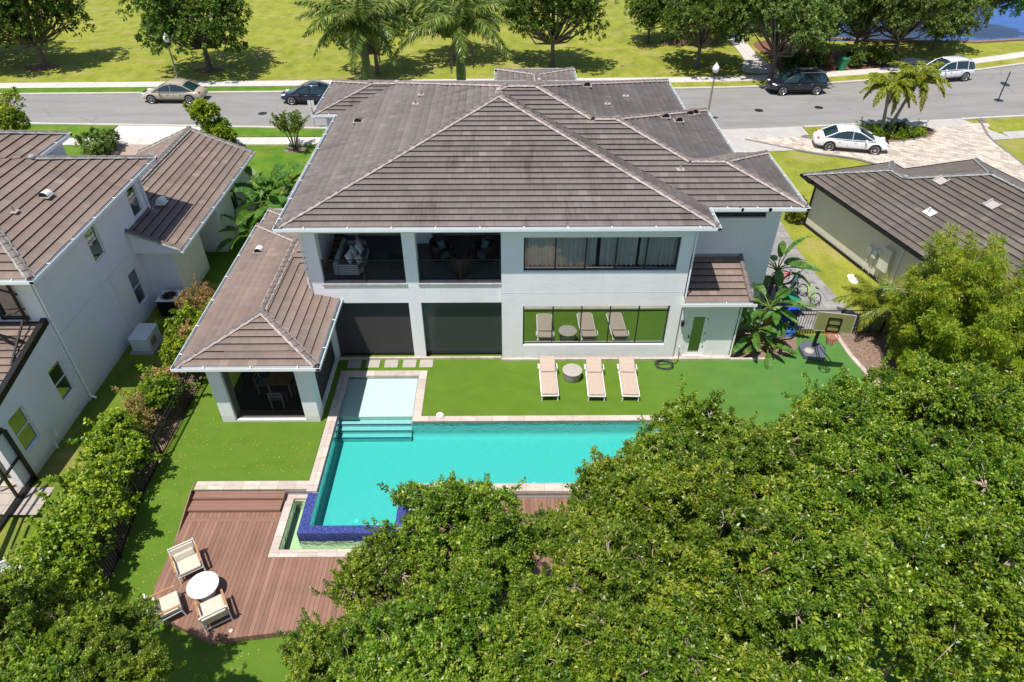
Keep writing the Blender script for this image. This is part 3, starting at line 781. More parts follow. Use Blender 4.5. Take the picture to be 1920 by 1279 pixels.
isl = smooth([(20.6, 24.2), (24.2, 23.4), (27.0, 23.35), (29.6, 24.3), (30.3, 25.2), (29.6, 25.95), (25.5, 24.75 + .25)])
flat('planting_bed', isl, .075, M_mulch, .03)
isl2 = smooth([(20.9, 24.25), (24.0, 23.7), (26.2, 24.2), (28.6, 25.4), (29.2, 25.8), (25.4, 24.9)])
flat('island_grass', isl2, .082, M_lawn, .02)
mb = MB(); mb.tube([(x, y, .07) for x, y in isl + isl[:1]], .07, 6); o = mb.build('bed_edging', M_edge); o['kind'] = 'structure'
# park path, mulch, memorial slab, lake
flat('path', smooth([(20.6, 39.0), (21.6, 42.5), (21.9, 46.5), (21.6, 52), (19, 64), (17, 80), (18.6, 80), (21, 64), (23.3, 52), (23.4, 47), (23.3, 43), (23.8, 39.0)], 3), .03, M_walk)
flat('mulch_bed', smooth([(24.0, 39.2), (24.2, 43), (24.0, 48), (26.5, 49), (29.5, 46.5), (33.0, 44), (34.2, 41.5), (33.2, 40.1), (28.5, 39.1)], 4), .02, M_mulch)
flat('mulch_bed', smooth([(15.0, 49), (16.5, 47.5), (18.6, 48.2), (18, 50.5)], 4), .02, M_mulch)
flat('mulch_bed', smooth([(-43, 41), (-41.3, 39.9), (-39.8, 41), (-41.3, 42)], 4), .01, M_mulch)
flat('mulch_bed', smooth([(-27.6, 40), (-26.3, 39.2), (-24.9, 40), (-26.3, 40.8)], 4), .01, M_mulch)
flat('memorial_slab', [(35.0, 42.4), (36.4, 41.3), (38.7, 41.9), (37.2, 43.2)], .05, M_walk, .08)
flat('lake', smooth([(30, 50.5), (36, 48.8), (41, 48.4), (46, 48.3), (52, 49.4), (70, 53), (140, 70), (150, 200), (70, 170), (50, 100), (38, 62)], 4), .015, M_lake)
mb = MB(); mb.tube([(x, y, .02) for x, y in [(30, 50.4), (36, 48.7), (41, 48.3), (46, 48.2), (52, 49.3), (70, 52.9)]], [.2] * 6, 6); o = mb.build('lake_bank', M_brownmulch); o['kind'] = 'structure'

# ------------------------------------------------------------------ back yard surfaces
PX0, PX1 = -6.50, 7.2
def inhole(x, y):
    if -6.92 < x < -3.33 and -9.35 < y < -.72: return True                # shelf, basin
    if -6.92 < x < PX1 + .35 and -7.05 < y < -3.38: return True          # long leg
    if -7.64 < x < -2.3 and -9.35 < y < -6.72: return True               # catch basin
    if x > 9.35 and y > .15 and x < 14.6: return True
    if -10.82 < x < 9.35 and -9.5 < y < -6.9: return True
    return False
XB = [-12.4, -10.82, -7.64, -6.92, -3.33, -2.3, 6.9, PX1 + .35, 9.35, 14.6]; YB = [-20, -16, -12.4, -11.7, -11.5, -9.5, -9.35, -8.2, -7.05, -6.9, -6.85, -6.72, -3.38, -.72, .15, 1.6]
sheet('turf', XB, YB, lambda x, y: not inhole(x, y) and x < 6.9, lambda x, y: gz(y), M_turf)
sheet('turf', [6.9, PX1 + .35, 9.35, 14.6], [-20, -16, -12.4, -11.7, -9.5, -6.9, -3.38, .15], lambda x, y: not inhole(x, y), lambda x, y: gz(y), M_turf2)
flat('turf', [(9.5, .15), (14.6, .15), (14.5, 1.6), (9.5, 1.6)], -.002, M_turf2)
flat('planting_bed', smooth([(9.3, 1.9), (9.3, .15), (10.6, -.02), (12.0, .3), (12.5, 1.0), (12.3, 1.9)], 3), .03, M_brownmulch, .03)
flat('planting_bed', [(14.6, 1.7), (14.55, -2), (17, -6), (20, -4), (18.5, 2)], .02, M_brownmulch)
mb = MB(); mb.tube([(14.45, 1.5, 0), (14.5, .2, 0), (14.75, -1.2, 0), (15.3, -2.6, 0)], .12, 6); o = mb.build('stone_edging', M_trav); o['kind'] = 'structure'
mb = MB(); mb.box(9.3, -.13, -.02, 10.9, -.01, .07); o = mb.build('bed_edging', M_trav); o['kind'] = 'structure'
flat('side_path', [(10.9, 2.0), (16.6, 2.0), (15.65, 4.2), (15.35, 6.4), (15.2, 9), (15.3, 12), (13.6, 12), (11.2, 8)], .012, M_gpaver)
flat('fence_bed', [(-12.95, -12), (-12.44, -12), (-12.44, 3), (-12.95, 3)], .02, M_brownmulch) if False else None
sheet('hedge_bed', [-13.6, -12.43], [-13, -9.5, -6.9, -3, 0, 4.5], lambda x, y: True, lambda x, y: gz(y) + .018, M_brownmulch)

# pool
pool = empty('swimming_pool', (-2, -5, 0), label='turquoise swimming pool with pale shelf and travertine rim behind the white house', cat='pool')
def pbuild(mb, name, mat, parent=pool, **k):
    o = mb.build(name, mat, None, **k); o.parent = parent; o.matrix_parent_inverse = Matrix.Translation(-Vector(parent.location)); return o
mb = MB()
cz = .02
mb.box(-6.90, -6.98, -.12, -6.55, -.70, cz); mb.box(-6.55, -1.02, -.12, -3.34, -.70, cz); mb.box(-3.66, -3.66, -.12, -3.34, -1.02, cz)
mb.box(-3.34, -3.66, -.12, PX1 + .3, -3.38, cz); mb.box(-3.40, -7.02, -.12, PX1 + .3, -6.68, cz); mb.box(PX1, -6.68, -.12, PX1 + .3, -3.66, cz)
mb.box(-10.75, -6.88, -.12, -6.90, -6.52, cz)
pbuild(mb, 'coping', M_trav)
mb = MB()   # shell walls, open where water is; floor
mb.box(-6.8, -8.4, -1.6, PX1 + .2, -3.4, -.82); mb.box(-6.8, -3.4, -1.6, -3.4, -.8, -.82)
mb.box(-6.72, -7.0, -1.3, -6.50, -.8, -.125); mb.box(-6.72, -8.36, -1.3, -6.50, -7.0, -.03)
mb.box(-6.50, -.98, -1.3, -3.7, -.8, -.125); mb.box(-3.70, -3.62, -1.3, -3.5, -.8, -.125); mb.box(-3.5, -3.62, -1.3, PX1 + .2, -3.45, -.125)
mb.box(PX1 + .02, -6.9, -1.3, PX1 + .2, -3.62, -.125); mb.box(-3.72, -6.9, -1.3, PX1 + .02, -6.72, -.125)
mb.box(-3.72, -8.5, -1.3, -3.5, -6.9, -.03); mb.box(-6.50, -8.5, -1.3, -3.72, -8.36, -.03)
for (a_, b_, ax) in [((-3.70, -3.62), (PX1 + .02, -3.62), 0), ((-6.50, -8.36), (-6.50, -1), 1)]:   # coved foot of the walls
    pv = []
    for q in range(7):
        an = math.pi / 2 * q / 6; o_ = .22 * (1 - math.sin(an)); z_ = -.82 + .22 * (1 - math.cos(an))
        pv += [(a_[0], a_[1] - o_, z_), (b_[0], b_[1] - o_, z_)] if ax == 0 else [(a_[0] + o_, a_[1], z_), (b_[0] + o_, b_[1], z_)]
    mb.add(pv, [(2 * q, 2 * q + 1, 2 * q + 3, 2 * q + 2) for q in range(6)])
pbuild(mb, 'pool_shell', M_plaster)
mb = MB(); mb.box(-6.49, -3.22, -1.29, -3.71, -.99, -.15); pbuild(mb, 'tanning_shelf', simple('shelf_plaster', (.60, .62, .58), .7, var=.04, scale=6))
for k, (ya, yb, zt) in enumerate([(-3.45, -3.225, -.34), (-3.68, -3.455, -.46), (-3.91, -3.685, -.60)]):
    mb = MB(); mb.box(-6.49, ya, -1.29, -3.72, yb, zt); s_ = pbuild(mb, 'pool_step', M_plaster)
    mb = MB(); mb.box(-6.48, ya - .004, zt - .03, -3.73, ya + .022, zt + .006); e_ = mb.build('step_edge', M_blue, s_)
    e_.matrix_parent_inverse = s_.matrix_world.inverted() if False else Matrix.Identity(4)
mb = MB(); mb.prism([(-6.49, -8.35), (-3.73, -8.35), (-3.73, -6.71), (PX1 + .01, -6.71), (PX1 + .01, -3.63), (-3.71, -3.63), (-3.71, -.99), (-6.49, -.99)], -1.32, -.055)
pbuild(mb, 'pool_water', M_water)
mb = MB(); mb.box(-6.83, -8.66, -.75, -6.505, -7.02, -.02); mb.box(-6.505, -8.66, -.75, -3.41, -8.36, -.021); mb.box(-3.715, -8.36, -.75, -3.41, -7.06, -.02)
pbuild(mb, 'infinity_edge', M_blue)
for (x, y) in [(-1.4, -5.9), (.9, -6.0), (-5.2, -7.6), (3.2, -5.7)]:
    mb = MB(); mb.lathe([(.07, .0), (.07, .02), (.02, .025)], (x, y, -.82), 12); pbuild(mb, 'floor_jet', M_trim)
# catch basin
basin = empty('catch_basin', (-5, -9, -.4), label='green tinted overflow basin with travertine rim below the blue tiled edge', cat='basin')
mb = MB(); bz = -.33
mb.box(-7.64, -9.32, -.42, -7.38, -6.74, bz); mb.box(-7.38, -7.0, -.42, -6.9, -6.74, bz); mb.box(-7.38, -9.32, -.42, -2.45, -9.05, bz); mb.box(-2.72, -9.05, -.42, -2.45, -7.06, bz)
pbuild(mb, 'coping', M_trav, basin)
mb = MB(); mb.box(-7.45, -9.12, -1.0, -6.84, -7.0, -.92); mb.box(-6.84, -9.12, -1.0, -3.40, -8.67, -.92); mb.box(-3.40, -9.12, -1.0, -2.65, -7.0, -.92); mb.box(-7.45, -9.12, -.92, -7.385, -6.95, -.42); mb.box(-7.385, -9.12, -.92, -2.7, -9.055, -.42); mb.box(-2.715, -9.05, -.92, -2.66, -7.0, -.42); mb.box(-7.38, -7.02, -.92, -6.84, -6.95, -.42)
pbuild(mb, 'basin_shell', M_basinwall, basin)
mb = MB(); mb.prism([(-7.382, -9.052), (-2.718, -9.052), (-2.718, -7.03), (-3.405, -7.03), (-3.405, -8.665), (-6.835, -8.665), (-6.835, -7.03), (-7.382, -7.03)], -.93, -.43)
pbuild(mb, 'basin_water', M_basinwater, basin)
mb = MB(); mb.box(-10.75, -6.84, -.45, -6.9, -6.66, -.12); o = mb.build('retaining_wall', M_grey); tag(o, 'low grey retaining wall under the travertine ledge above the deck steps', 'wall')
mb = MB(); mb.box(-3.38, -6.98, -.7, PX1 + .3, -6.75, -.12); o = mb.build('retaining_wall', M_grey); tag(o, 'low grey retaining wall under the near pool rim, facing the deck', 'wall')

# deck
dk = empty('wooden_deck', (-7, -9, -.36), label='reddish brown composite board deck with two steps around the overflow basin', cat='deck')
mb = MB(); dz = -.36
def dp(poly): mb.prism(poly, dz - .24, dz)
dp([(-10.82, -6.86), (-7.645, -6.86), (-7.645, -9.325), (-10.82, -9.325)])
dp([(-10.82, -9.325), (-2.44, -9.325), (-2.44, -11.12), (-6.2, -11.75), (-8.6, -12.05), (-10.5, -11.2), (-10.82, -10.4)])
dp([(-2.44, -7.02), (9.9, -7.02), (9.9, -10.6), (-2.44, -11.12)])
dp([(7.55, -3.1), (9.9, -3.1), (9.9, -7.02), (7.55, -7.02)])
pbuild(mb, 'deck_floor', M_deck, dk)
mb = MB(); mb.box(-10.74, -7.15, dz, -7.66, -6.86, -.12); mb.box(-10.80, -7.56, dz + .001, -7.70, -7.152, -.24); pbuild(mb, 'deck_step', M_step, dk)
mb = MB(); mb.box(-10.80, -7.90, dz - .1, -7.66, -7.76, dz + .003); mb.box(-10.80, -7.76, dz - .1, -7.66, -7.56, dz + .002) if False else None
pbuild(mb, 'border_board', M_step, dk)
mb = MB(); yy = [-6.5, -6.9, -7.4, -8.0, -8.6, -9.2, -9.5]
mb.add([(-10.822, y, gz(y) + .012) for y in yy] + [(-10.822, y, -.8) for y in yy] + [(-10.86, y, gz(y) + .012) for y in yy], [(k, k + 1, k + 8, k + 7) for k in range(6)] + [(k, k + 14, k + 15, k + 1) for k in range(6)])
pbuild(mb, 'deck_skirt', M_step, dk)
mb = MB(); mb.lathe([(.0, 0), (.05, 0), (.05, .01), (.03, .02)], (-8.05, -11.75, dz), 12); pbuild(mb, 'deck_light', M_trim, dk)
for k, x in enumerate((-6.43, -5.65, -4.89, -4.13, -3.43)):
    mb = MB(); mb.box(-.28, -.25, 0, .28, .25, .03); o = mb.build('stepping_stone', M_stone, None, bevel=.008); o.location = (x, -.26, .003)
    tag(o, ['square stepping stone in the shade below the pavilion screen', 'beige stepping stone nearest the pavilion shadow, first of the four sunlit', 'beige stepping stone second of the four sunlit above the pool shelf', 'beige stepping stone third of the four sunlit above the pool shelf', 'beige stepping stone farthest from the pavilion beside the pool rim corner'][k], 'stepping stone', 'square stepping stones along the back wall')
flat('patio', [(-18.2, -7.8), (-16.2, -7.9), (-15.55, -7.9), (-15.55, -6.75), (-18.2, -6.75)], .02, concrete('flagstone', (.36, .31, .27), .62, .5))
flat('patio', [(-24, -6.7), (-16.45, -6.7), (-16.45, -2.5), (-24, -2.5)], .018, M_trav)
flat('patio', smooth([(-17.5, -10.5), (-15.0, -9.4), (-14.2, -10.2), (-14.6, -12.5), (-17.5, -13)], 3), -.40, M_trav)

# ------------------------------------------------------------------ MAIN HOUSE
house = empty('main_house', (0, 6, 0), label='large two storey white stucco house with brown tiled hip roof by the pool', cat='house')
house.location = (0, 0, 0)
bodies = [Body(-8.24, -.42, 7.50, 15.86, 6.5, .258), Body(-8.24, 1.05, 8.70, 15.87, 6.5, .285, se={'W': .258}), Body(-2, 1.05, 9.76, 11.33, 6.5, .285), Body(0, 1.05, 11.19, 6.08, 6.5, .285),
          Body(-9.42, 10.94, 2, 15.9, 6.5, .27)]
rf = roof(house, bodies, M_tile, M_cap, M_mortar, east='E', emat=M_tile_e)
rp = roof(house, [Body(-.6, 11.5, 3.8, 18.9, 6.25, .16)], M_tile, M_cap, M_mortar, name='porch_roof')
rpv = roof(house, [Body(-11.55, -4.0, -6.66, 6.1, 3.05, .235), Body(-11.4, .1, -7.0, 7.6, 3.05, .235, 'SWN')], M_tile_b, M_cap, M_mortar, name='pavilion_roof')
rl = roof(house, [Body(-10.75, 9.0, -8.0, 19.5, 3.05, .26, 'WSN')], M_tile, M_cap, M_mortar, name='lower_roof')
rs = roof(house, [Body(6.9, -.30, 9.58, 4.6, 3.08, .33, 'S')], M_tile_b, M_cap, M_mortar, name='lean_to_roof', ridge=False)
mb = MB()   # cap row along the right edge and the wall flashing of the lean-to
for k in range(6):
    y = -.28 + .38 * k; mb.tube([(9.52, y - .02, 3.10 + .33 * (y + .3)), (9.52, y + .38, 3.10 + .33 * (y + .68))], [.115, .10], 8)
mb.build('ridge_cap', M_cap, rs)
mb = MB(); mb.box(6.9, 1.93, 3.80, 9.62, 1.998, 3.92); mb.build('wall_flashing', M_mortar, rs)
# shell walls
mb = MB()
WZ = 6.30
LY = .12                                    # left part sits 12 cm behind the right part
# right part of the facade, both storeys, with window openings
wall(mb, (-.25, 0), (6.90, 0), 0, WZ, .30, [(.84, 6.70, .77, 2.74), (.84, 6.68, 4.36, 5.84)])
# left part: column, column, beams
for (x0, x1, z0, z1) in [(-7.65, -7.15, 2.85, WZ), (-3.95, -3.46, 0, WZ)]: mb.box(x0, LY, z0, x1, LY + .42, z1)
mb.box(-7.15, LY, 2.85, -3.95, LY + .30, 3.72); mb.box(-3.46, LY, 2.85, -.25, LY + .30, 3.72)
mb.box(-7.15, LY, 5.98, -3.95, LY + .30, WZ); mb.box(-3.46, LY, 5.98, -.25, LY + .30, WZ)
mb.box(-.25, .30, 0, .05, 4.2, WZ)          # cross wall right of the loggias
mb.box(-3.93, 3.3, 2.85, -3.2, 4.2, WZ)     # pier at the back between bays
mb.box(-7.65, .54, 3.45, -7.40, .95, 3.72); mb.box(-7.65, .54, 5.98, -7.40, 1.2, WZ)
wall(mb, (-7.65, 12.0), (-7.65, 1.2), 0, WZ, .25)
wall(mb, (6.90, 0.3), (6.90, 2.0), 0, WZ, .3)
wall(mb, (-7.40, 4.0), (-.25, 4.0), 0, WZ, .2, [(.6, 3.3, .05, 2.6), (4.0, 7.1, .05, 2.6), (.9, 3.2, 3.72, 6.0), (4.2, 7.0, 3.72, 6.0)])
wall(mb, (6.9, 2.0), (10.78, 2.0), 0, WZ, .25, [(.55, 3.28, 5.55, 5.86)])
wall(mb, (10.78, 2.25), (10.78, 5.4), 0, WZ, .25); wall(mb, (9.35, 5.6), (9.35, 10.7), 0, WZ, .25); wall(mb, (8.3, 10.9), (8.3, 15.15), 0, WZ, .25)
mb.box(8.3, 5.4, 0, 10.78, 5.6, WZ); mb.box(8.1, 10.7, 0, 9.35, 10.9, WZ)
wall(mb, (8.3, 15.4), (-9.0, 15.4), 0, WZ, .25); wall(mb, (-9.0, 15.15), (-9.0, 11.65), 0, WZ, .25); wall(mb, (-9.0, 11.4), (-7.65, 11.4), 0, WZ, .25)
wall(mb, (-10.4, 18.9), (-10.4, 9.65), 0, 2.9, .25); wall(mb, (-10.4, 9.4), (-7.65, 9.4), 0, 2.9, .25)
mb.box(-.2, 15.4, 0, .3, 18.4, 6.1); mb.box(2.9, 15.4, 0, 3.4, 18.4, 6.1)
# ground-floor wing with the door
wall(mb, (6.90, .10), (9.28, .10), 0, 2.90, .25, [(.42, 1.30, 0.1, 2.28)])
wall(mb, (9.28, .35), (9.28, 2.0), 0, 2.90, .25)
mb.build('wall', M_white, house)
mb = MB()   # pavilion shell
for (x, y, w) in [(-10.80, -3.63, .50), (-7.66, -3.63, .54)]: mb.box(x, y, 0, x + w, y + .55, 2.88)
mb.box(-7.50, .0, 0, -7.12, .38, 2.88)
mb.box(-10.30, -3.60, 2.66, -7.66, -3.35, 2.88); mb.box(-7.40, -3.08, 2.66, -7.15, 0, 2.88); mb.box(-10.78, -3.08, 2.66, -10.5, 1.0, 2.88)
wall(mb, (-10.8, 7.2), (-10.8, 1.0), 0, 2.86, .25); mb.box(-10.55, 1.0, 0, -10.3, 1.25, 2.86)
mb.box(-10.3, -3.62, 0, -7.66, -3.36, .09); mb.box(-7.36, -3.08, 0, -7.14, 0, .10)
mb.build('pavilion_column', M_white, house)
mb = MB(); mb.box(-10.52, -3.35, .0, -7.37, 6.9, .05); mb.box(-7.37, .45, .0, -.25, 3.98, .05); mb.build('floor', M_interior, house)
mb = MB(); mb.box(-7.64, .42, 3.48, -.25, 4.1, 3.70); mb.build('balcony_floor', M_slab, house)
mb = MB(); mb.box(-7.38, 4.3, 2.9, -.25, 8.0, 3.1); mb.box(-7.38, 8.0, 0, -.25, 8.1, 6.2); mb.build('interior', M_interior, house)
mb = MB(); mb.box(-7.39, 1.3, 5.9, -.26, 4.0, 5.95); mb.build('loggia_ceiling', M_grey, house)
mb = MB(); mb.box(-.3, -.11, -.02, 6.9, -.002, .10); mb.box(6.9, -.11, -.02, 9.33, .098, .10); mb.box(-7.1, .02, -.01, -.3, LY - .002, .09); mb.build('base_ledge', M_trav, house)
mb = MB(); mb.box(-7.20, LY - .05, 3.722, -3.92, LY + .30, 3.77); mb.box(-3.49, LY - .05, 3.722, -.22, LY + .30, 3.77); mb.build('balcony_sill', M_trav, house)
mb = MB(); mb.box(-.22, -.006, 3.385, 6.88, .01, 3.40); mb.box(-.262, -.004, .1, -.25, .01, 6.2); mb.box(3.62, -.005, 3.4, 3.632, .01, 4.36); mb.build('control_joint', M_grey, house)
# ground-floor insect screens
for (x0, x1) in [(-7.10, -3.95), (-3.46, -.25)]:
    mb = MB(); mb.box(x0, LY + .22, .05, x1, LY + .235, 2.85); s_ = mb.build('insect_screen', M_screen if x0 < -5 else M_tinted, house)
    mb = MB(); mb.box(x0, LY + .20, .06, x1, LY + .25, .11); mb.build('screen_rail', M_black, s_); mb = MB(); mb.box(x0, LY + .19, 2.78, x1, LY + .26, 2.85); mb.build('screen_rail', M_black, s_)
mb = MB(); mb.box(-10.3, -3.50, .09, -7.66, -3.49, 2.66); mb.build('insect_screen', M_screen2, house)
mb = MB(); mb.box(-7.28, -3.08, .1, -7.27, 0, 2.66); mb.build('insect_screen', M_screen, house)
mb = MB(); mb.box(-10.66, -3.08, .0, -10.65, 1.0, 2.66); s_ = mb.build('insect_screen', M_screen2, house)
mb = MB(); mb.box(-10.70, -3.08, 0, -10.62, 1.0, .08); mb.box(-10.70, -1.4, 0, -10.62, -1.3, 2.66); mb.build('screen_rail', M_black, s_)
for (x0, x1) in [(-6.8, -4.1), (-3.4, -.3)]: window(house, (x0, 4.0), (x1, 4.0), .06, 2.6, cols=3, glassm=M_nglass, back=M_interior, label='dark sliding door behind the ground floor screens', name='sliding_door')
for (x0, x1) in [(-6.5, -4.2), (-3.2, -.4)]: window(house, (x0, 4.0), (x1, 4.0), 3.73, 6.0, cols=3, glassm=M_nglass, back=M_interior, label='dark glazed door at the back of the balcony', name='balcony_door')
# facade windows
w1 = window(house, (.59, 0), (6.45, 0), .77, 2.74, .10, 5, (2.42,), M_mirror, M_dark, .055, label='wide ground floor window mirroring the green turf and loungers', back=M_interior)
w2 = window(house, (.59, 0), (6.43, 0), 4.36, 5.84, .10, 5, (), M_glass, M_dark, .06, label='long upper floor window with drawn curtains behind')
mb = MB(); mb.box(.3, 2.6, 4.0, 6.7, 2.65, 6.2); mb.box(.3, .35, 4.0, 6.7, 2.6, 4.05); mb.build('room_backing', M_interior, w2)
mb = MB(); n_ = 240
for (xa, xb) in [(.62, 3.35), (3.5, 4.9), (5.0, 6.4)]:
    pts = []; n_ = int((xb - xa) / .028)
    for k in range(n_ + 1):
        x = xa + (xb - xa) * k / n_; pts.append((x, .36 + .045 * math.sin(k * .95) + .02 * math.sin(k * 2.3)))
    for (p, q) in zip(pts[:-1], pts[1:]):
        mb.add([(p[0], p[1], 4.42), (q[0], q[1], 4.42), (q[0], q[1], 5.95), (p[0], p[1], 5.95)], [(0, 1, 2, 3)])
mb.build('curtain', M_curtain, w2)
window(house, (7.45, 2.0), (10.18, 2.0), 5.55, 5.86, .12, 1, (), M_nglass, M_black, .04, label='narrow dark strip window high on the right wing', back=M_interior)
# door
mb = MB(); mb.box(7.32, .13, .1, 7.42, .20, 2.28); mb.box(8.10, .13, .1, 8.20, .20, 2.28); mb.box(7.42, .13, 2.19, 8.10, .20, 2.28)
mb.box(7.42, .15, .1, 7.53, .195, 2.19); mb.box(7.99, .15, .1, 8.10, .195, 2.19); mb.box(7.53, .15, .1, 7.99, .195, .24); mb.box(7.53, .15, 2.08, 7.99, .195, 2.19)
dr = mb.build('door', M_trim, house); dr['label'] = 'white back door with a full height glass pane'
mb = MB(); mb.box(7.53, .165, .24, 7.99, .175, 2.08); mb.build('pane', M_doorglass, dr)
mb = MB(); mb.box(7.44, .11, 1.0, 7.47, .15, 1.16); mb.bar((7.455, .10, 1.06), (7.53, .10, 1.06), .02); mb.build('handle', M_dark, dr)
mb = MB()
for z in (.5, 1.2, 1.95): mb.box(8.10, .12, z, 8.13, .155, z + .1)
mb.build('hinge', M_dark, dr)
mb = MB(); mb.box(7.4, -.02, .1, 8.12, .10, .125); mb.build('door_sill', M_trav, dr)
mb = MB(); mb.box(7.02, -.02, 1.72, 7.13, .10, 1.95); mb.build('wall_light', M_dark, house)
for p_ in ([(6.97, -.03, 6.3), (6.97, -.03, 3.15)], [(9.33, .04, 3.0), (9.33, .04, .12)], [(-7.70, .06, 6.3), (-7.70, .06, 3.6)]): mb = MB(); mb.tube(p_, .035, 8); mb.build('downspout', M_trim, house)
for x_ in (9.95, 10.15, 10.6): mb = MB(); mb.tube([(x_, 1.96, 2.3), (x_, 1.96, .2)], .025, 8); mb.build('conduit', M_trim, house)
# balcony railings
for (x0, x1) in [(-7.15, -3.95), (-3.46, -.25)]:
    mb = MB(); y = LY + .20
    mb.box(x0, y - .02, 4.68, x1, y + .02, 4.72); mb.box(x0, y - .015, 3.82, x1, y + .015, 3.85)
    for k in range(8): z = 3.93 + .093 * k; mb.box(x0, y - .008, z, x1, y + .008, z + .018)
    for x in (x0 + .05, (x0 + x1) / 2, x1 - .05): mb.box(x - .022, y - .022, 3.77, x + .022, y + .022, 4.70)
    mb.build('balcony_railing', M_black, house)
mb = MB(); mb.box(-7.54, .54, 4.66, -7.50, 1.2, 4.70)
for k in range(8): z = 3.93 + .093 * k; mb.box(-7.53, .54, z, -7.51, 1.2, z + .018)
mb.build('balcony_railing', M_black, house)
# roof vents
def vent(x, y, kind, bd, parent):
    z = max(b.height(x, y) for b in bd) + .03
    m = MB()
    if kind in ('hood', 'grey'):
        m.cbox((x, y, z + .02), (.44, .44, .05), 0)
        vs = []
        for k in range(9):
            a = math.pi * k / 8; vs += [(x - .17 * math.cos(a), y - .17, z + .04 + .19 * math.sin(a)), (x - .17 * math.cos(a), y + .2, z + .02 + .17 * math.sin(a))]
        m.add(vs, [(2 * k, 2 * k + 1, 2 * k + 3, 2 * k + 2) for k in range(8)], 1); m.add([vs[2 * k] for k in range(9)], [tuple(range(9))], 2)
    else:
        m.cbox((x, y, z + .01), (.30, .26, .04), 0); m.tube([(x, y, z - .1), (x, y, z + .20)], .045, 10, 0); m.tube([(x, y, z + .2), (x, y, z + .205)], .035, 10, 2)
    o = m.build('roof_vent', [M_mortar, M_alu if kind == 'grey' else M_cap, M_black], parent); return o
for x, y, k in [(-6.87, 8.9, 'hood'), (-4.06, 10.37, 'pipe'), (-4.22, 9.26, 'pipe'), (3.75, 10.6, 'hood'), (5.67, 10.8, 'pipe'), (4.51, 8.75, 'pipe'), (7.12, 8.3, 'hood'), (7.75, 8.3, 'hood'), (8.6, 9.83, 'hood'), (8.95, 10.25, 'hood'), (6.78, 3.07, 'pipe')]:
    vent(x, y, k, bodies, rf)
vent(-10.7, 3.4, 'grey', [Body(-11.55, -4.0, -6.66, 6.1, 3.05, .235)], rpv)

# ------------------------------------------------------------------ LEFT NEIGHBOUR
nb = empty('neighbour_house', label='white stucco neighbour house with brown tiled roofs at the left of the side lawn', cat='house')
NB1 = [Body(-28.0, -3.05, -15.75, 6.8, 6.05, .42, 'ESN'), Body(-36, -1.2, -18.8, 6.35, 7.33, .42, 'ESN')]
# extend the first body so that its east plane is shared
nr = roof(nb, NB1, M_tile_b, M_cap, M_mortar_g)
ngr = roof(nb, [Body(-20.6, 3.95, -14.3, 14.6, 3.05, .42, 'EW')], M_tile_b, M_cap, M_mortar_g, name='garage_roof')
nlr = roof(nb, [Body(-26, -6.95, -16.62, 3.0, 2.98, .19, 'S')], M_tile_b, M_cap, M_mortar_g, name='lanai_roof', ridge=False, gutter=False)
mb = MB(); mb.bar((-16.52, -7.0, 3.04), (-16.52, -2.4, 3.92), .20, .24); mb.bar((-26, -7.02, 3.0), (-16.42, -7.02, 3.0), .16, .16); mb.build('dark_gutter', M_black, nlr)
mb = MB()
SZ = 5.88
nw = [(4.35, 5.10, 3.98, 5.55), (-.0, 0, 0, 0)]
# east wall of the upper volume, running north to south seen from outside (outside = +x)
def oy(a, b, z0, z1): return (6.4 - b, 6.4 - a, z0, z1)
wins_up = [oy(4.95, 5.82, 4.0, 5.55), oy(1.28, 2.15, 4.0, 5.55)]
wins_lo = [oy(2.85, 3.68, .75, 2.4)]
def wall_e(x, ya, yb, z0, z1, ops):      # outside faces +x : direction must be +y
    wall(mb, (x, ya), (x, yb), z0, z1, .22, [(a - ya, b - ya, c, d) for (a, b, c, d) in ops])
wall_e(-16.4, -2.22, 6.2, 0, SZ, [(4.95, 5.82, 4.0, 5.55), (1.28, 2.15, 4.0, 5.55), (2.85, 3.68, .75, 2.4)])
wall(mb, (-22, -2.42), (-16.4, -2.42), 0, SZ, .2, [(.5, 1.9, 0, 2.3), (3.9, 5.0, 3.9, 5.4)])
mb.box(-26, 6.2, 0, -16.4, 6.4, SZ)
wall_e(-16.45, -6.85, -2.42, 0, 3.02, [(-3.55, -2.72, .95, 2.45), (-6.05, -5.2, .95, 2.45)])
mb.add([(-16.45, -6.85, 3.02), (-16.45, -2.42, 3.02), (-16.45, -2.42, 3.86)], [(0, 1, 2)])
wall_e(-19.0, 3, 5.9, 5, 7.25, []); mb.box(-24, 5.9, 5, -19.0, 6.1, 7.2)
wall_e(-15.02, 4.55, 7.1, 0, 2.95, []); wall(mb, (-16.4, 4.35), (-15.02, 4.35), 0, 2.95, .2); mb.box(-16.4, 7.1, 0, -15.02, 7.3, 2.95)
wall_e(-16.0, 7.31, 8.89, 0, 2.95, []); wall_e(-14.62, 9.1, 13.99, 0, 2.9, [(11.0, 11.7, 1.2, 2.2)]); wall(mb, (-16.4, 8.9), (-14.62, 8.9), 0, 2.95, .2)
mb.box(-20.3, 14.0, 0, -14.62, 14.2, 2.9)
mb.add([(-20.3, 14.2, 2.9), (-14.62, 14.2, 2.9), (-17.45, 14.2, 4.15)], [(0, 1, 2)])
mb.add([(-20.3, 4.36, 2.9), (-15.02, 4.36, 2.9), (-17.45, 4.36, 4.2)], [(0, 1, 2)])
mb.build('wall', M_white, nb)
def nwin(x, a, b, z0, z1): return window(nb, (x, a), (x, b), z0, z1, .07, 1, ((z0 + z1) / 2,), M_nglass, M_trim, .05, back=M_interior)
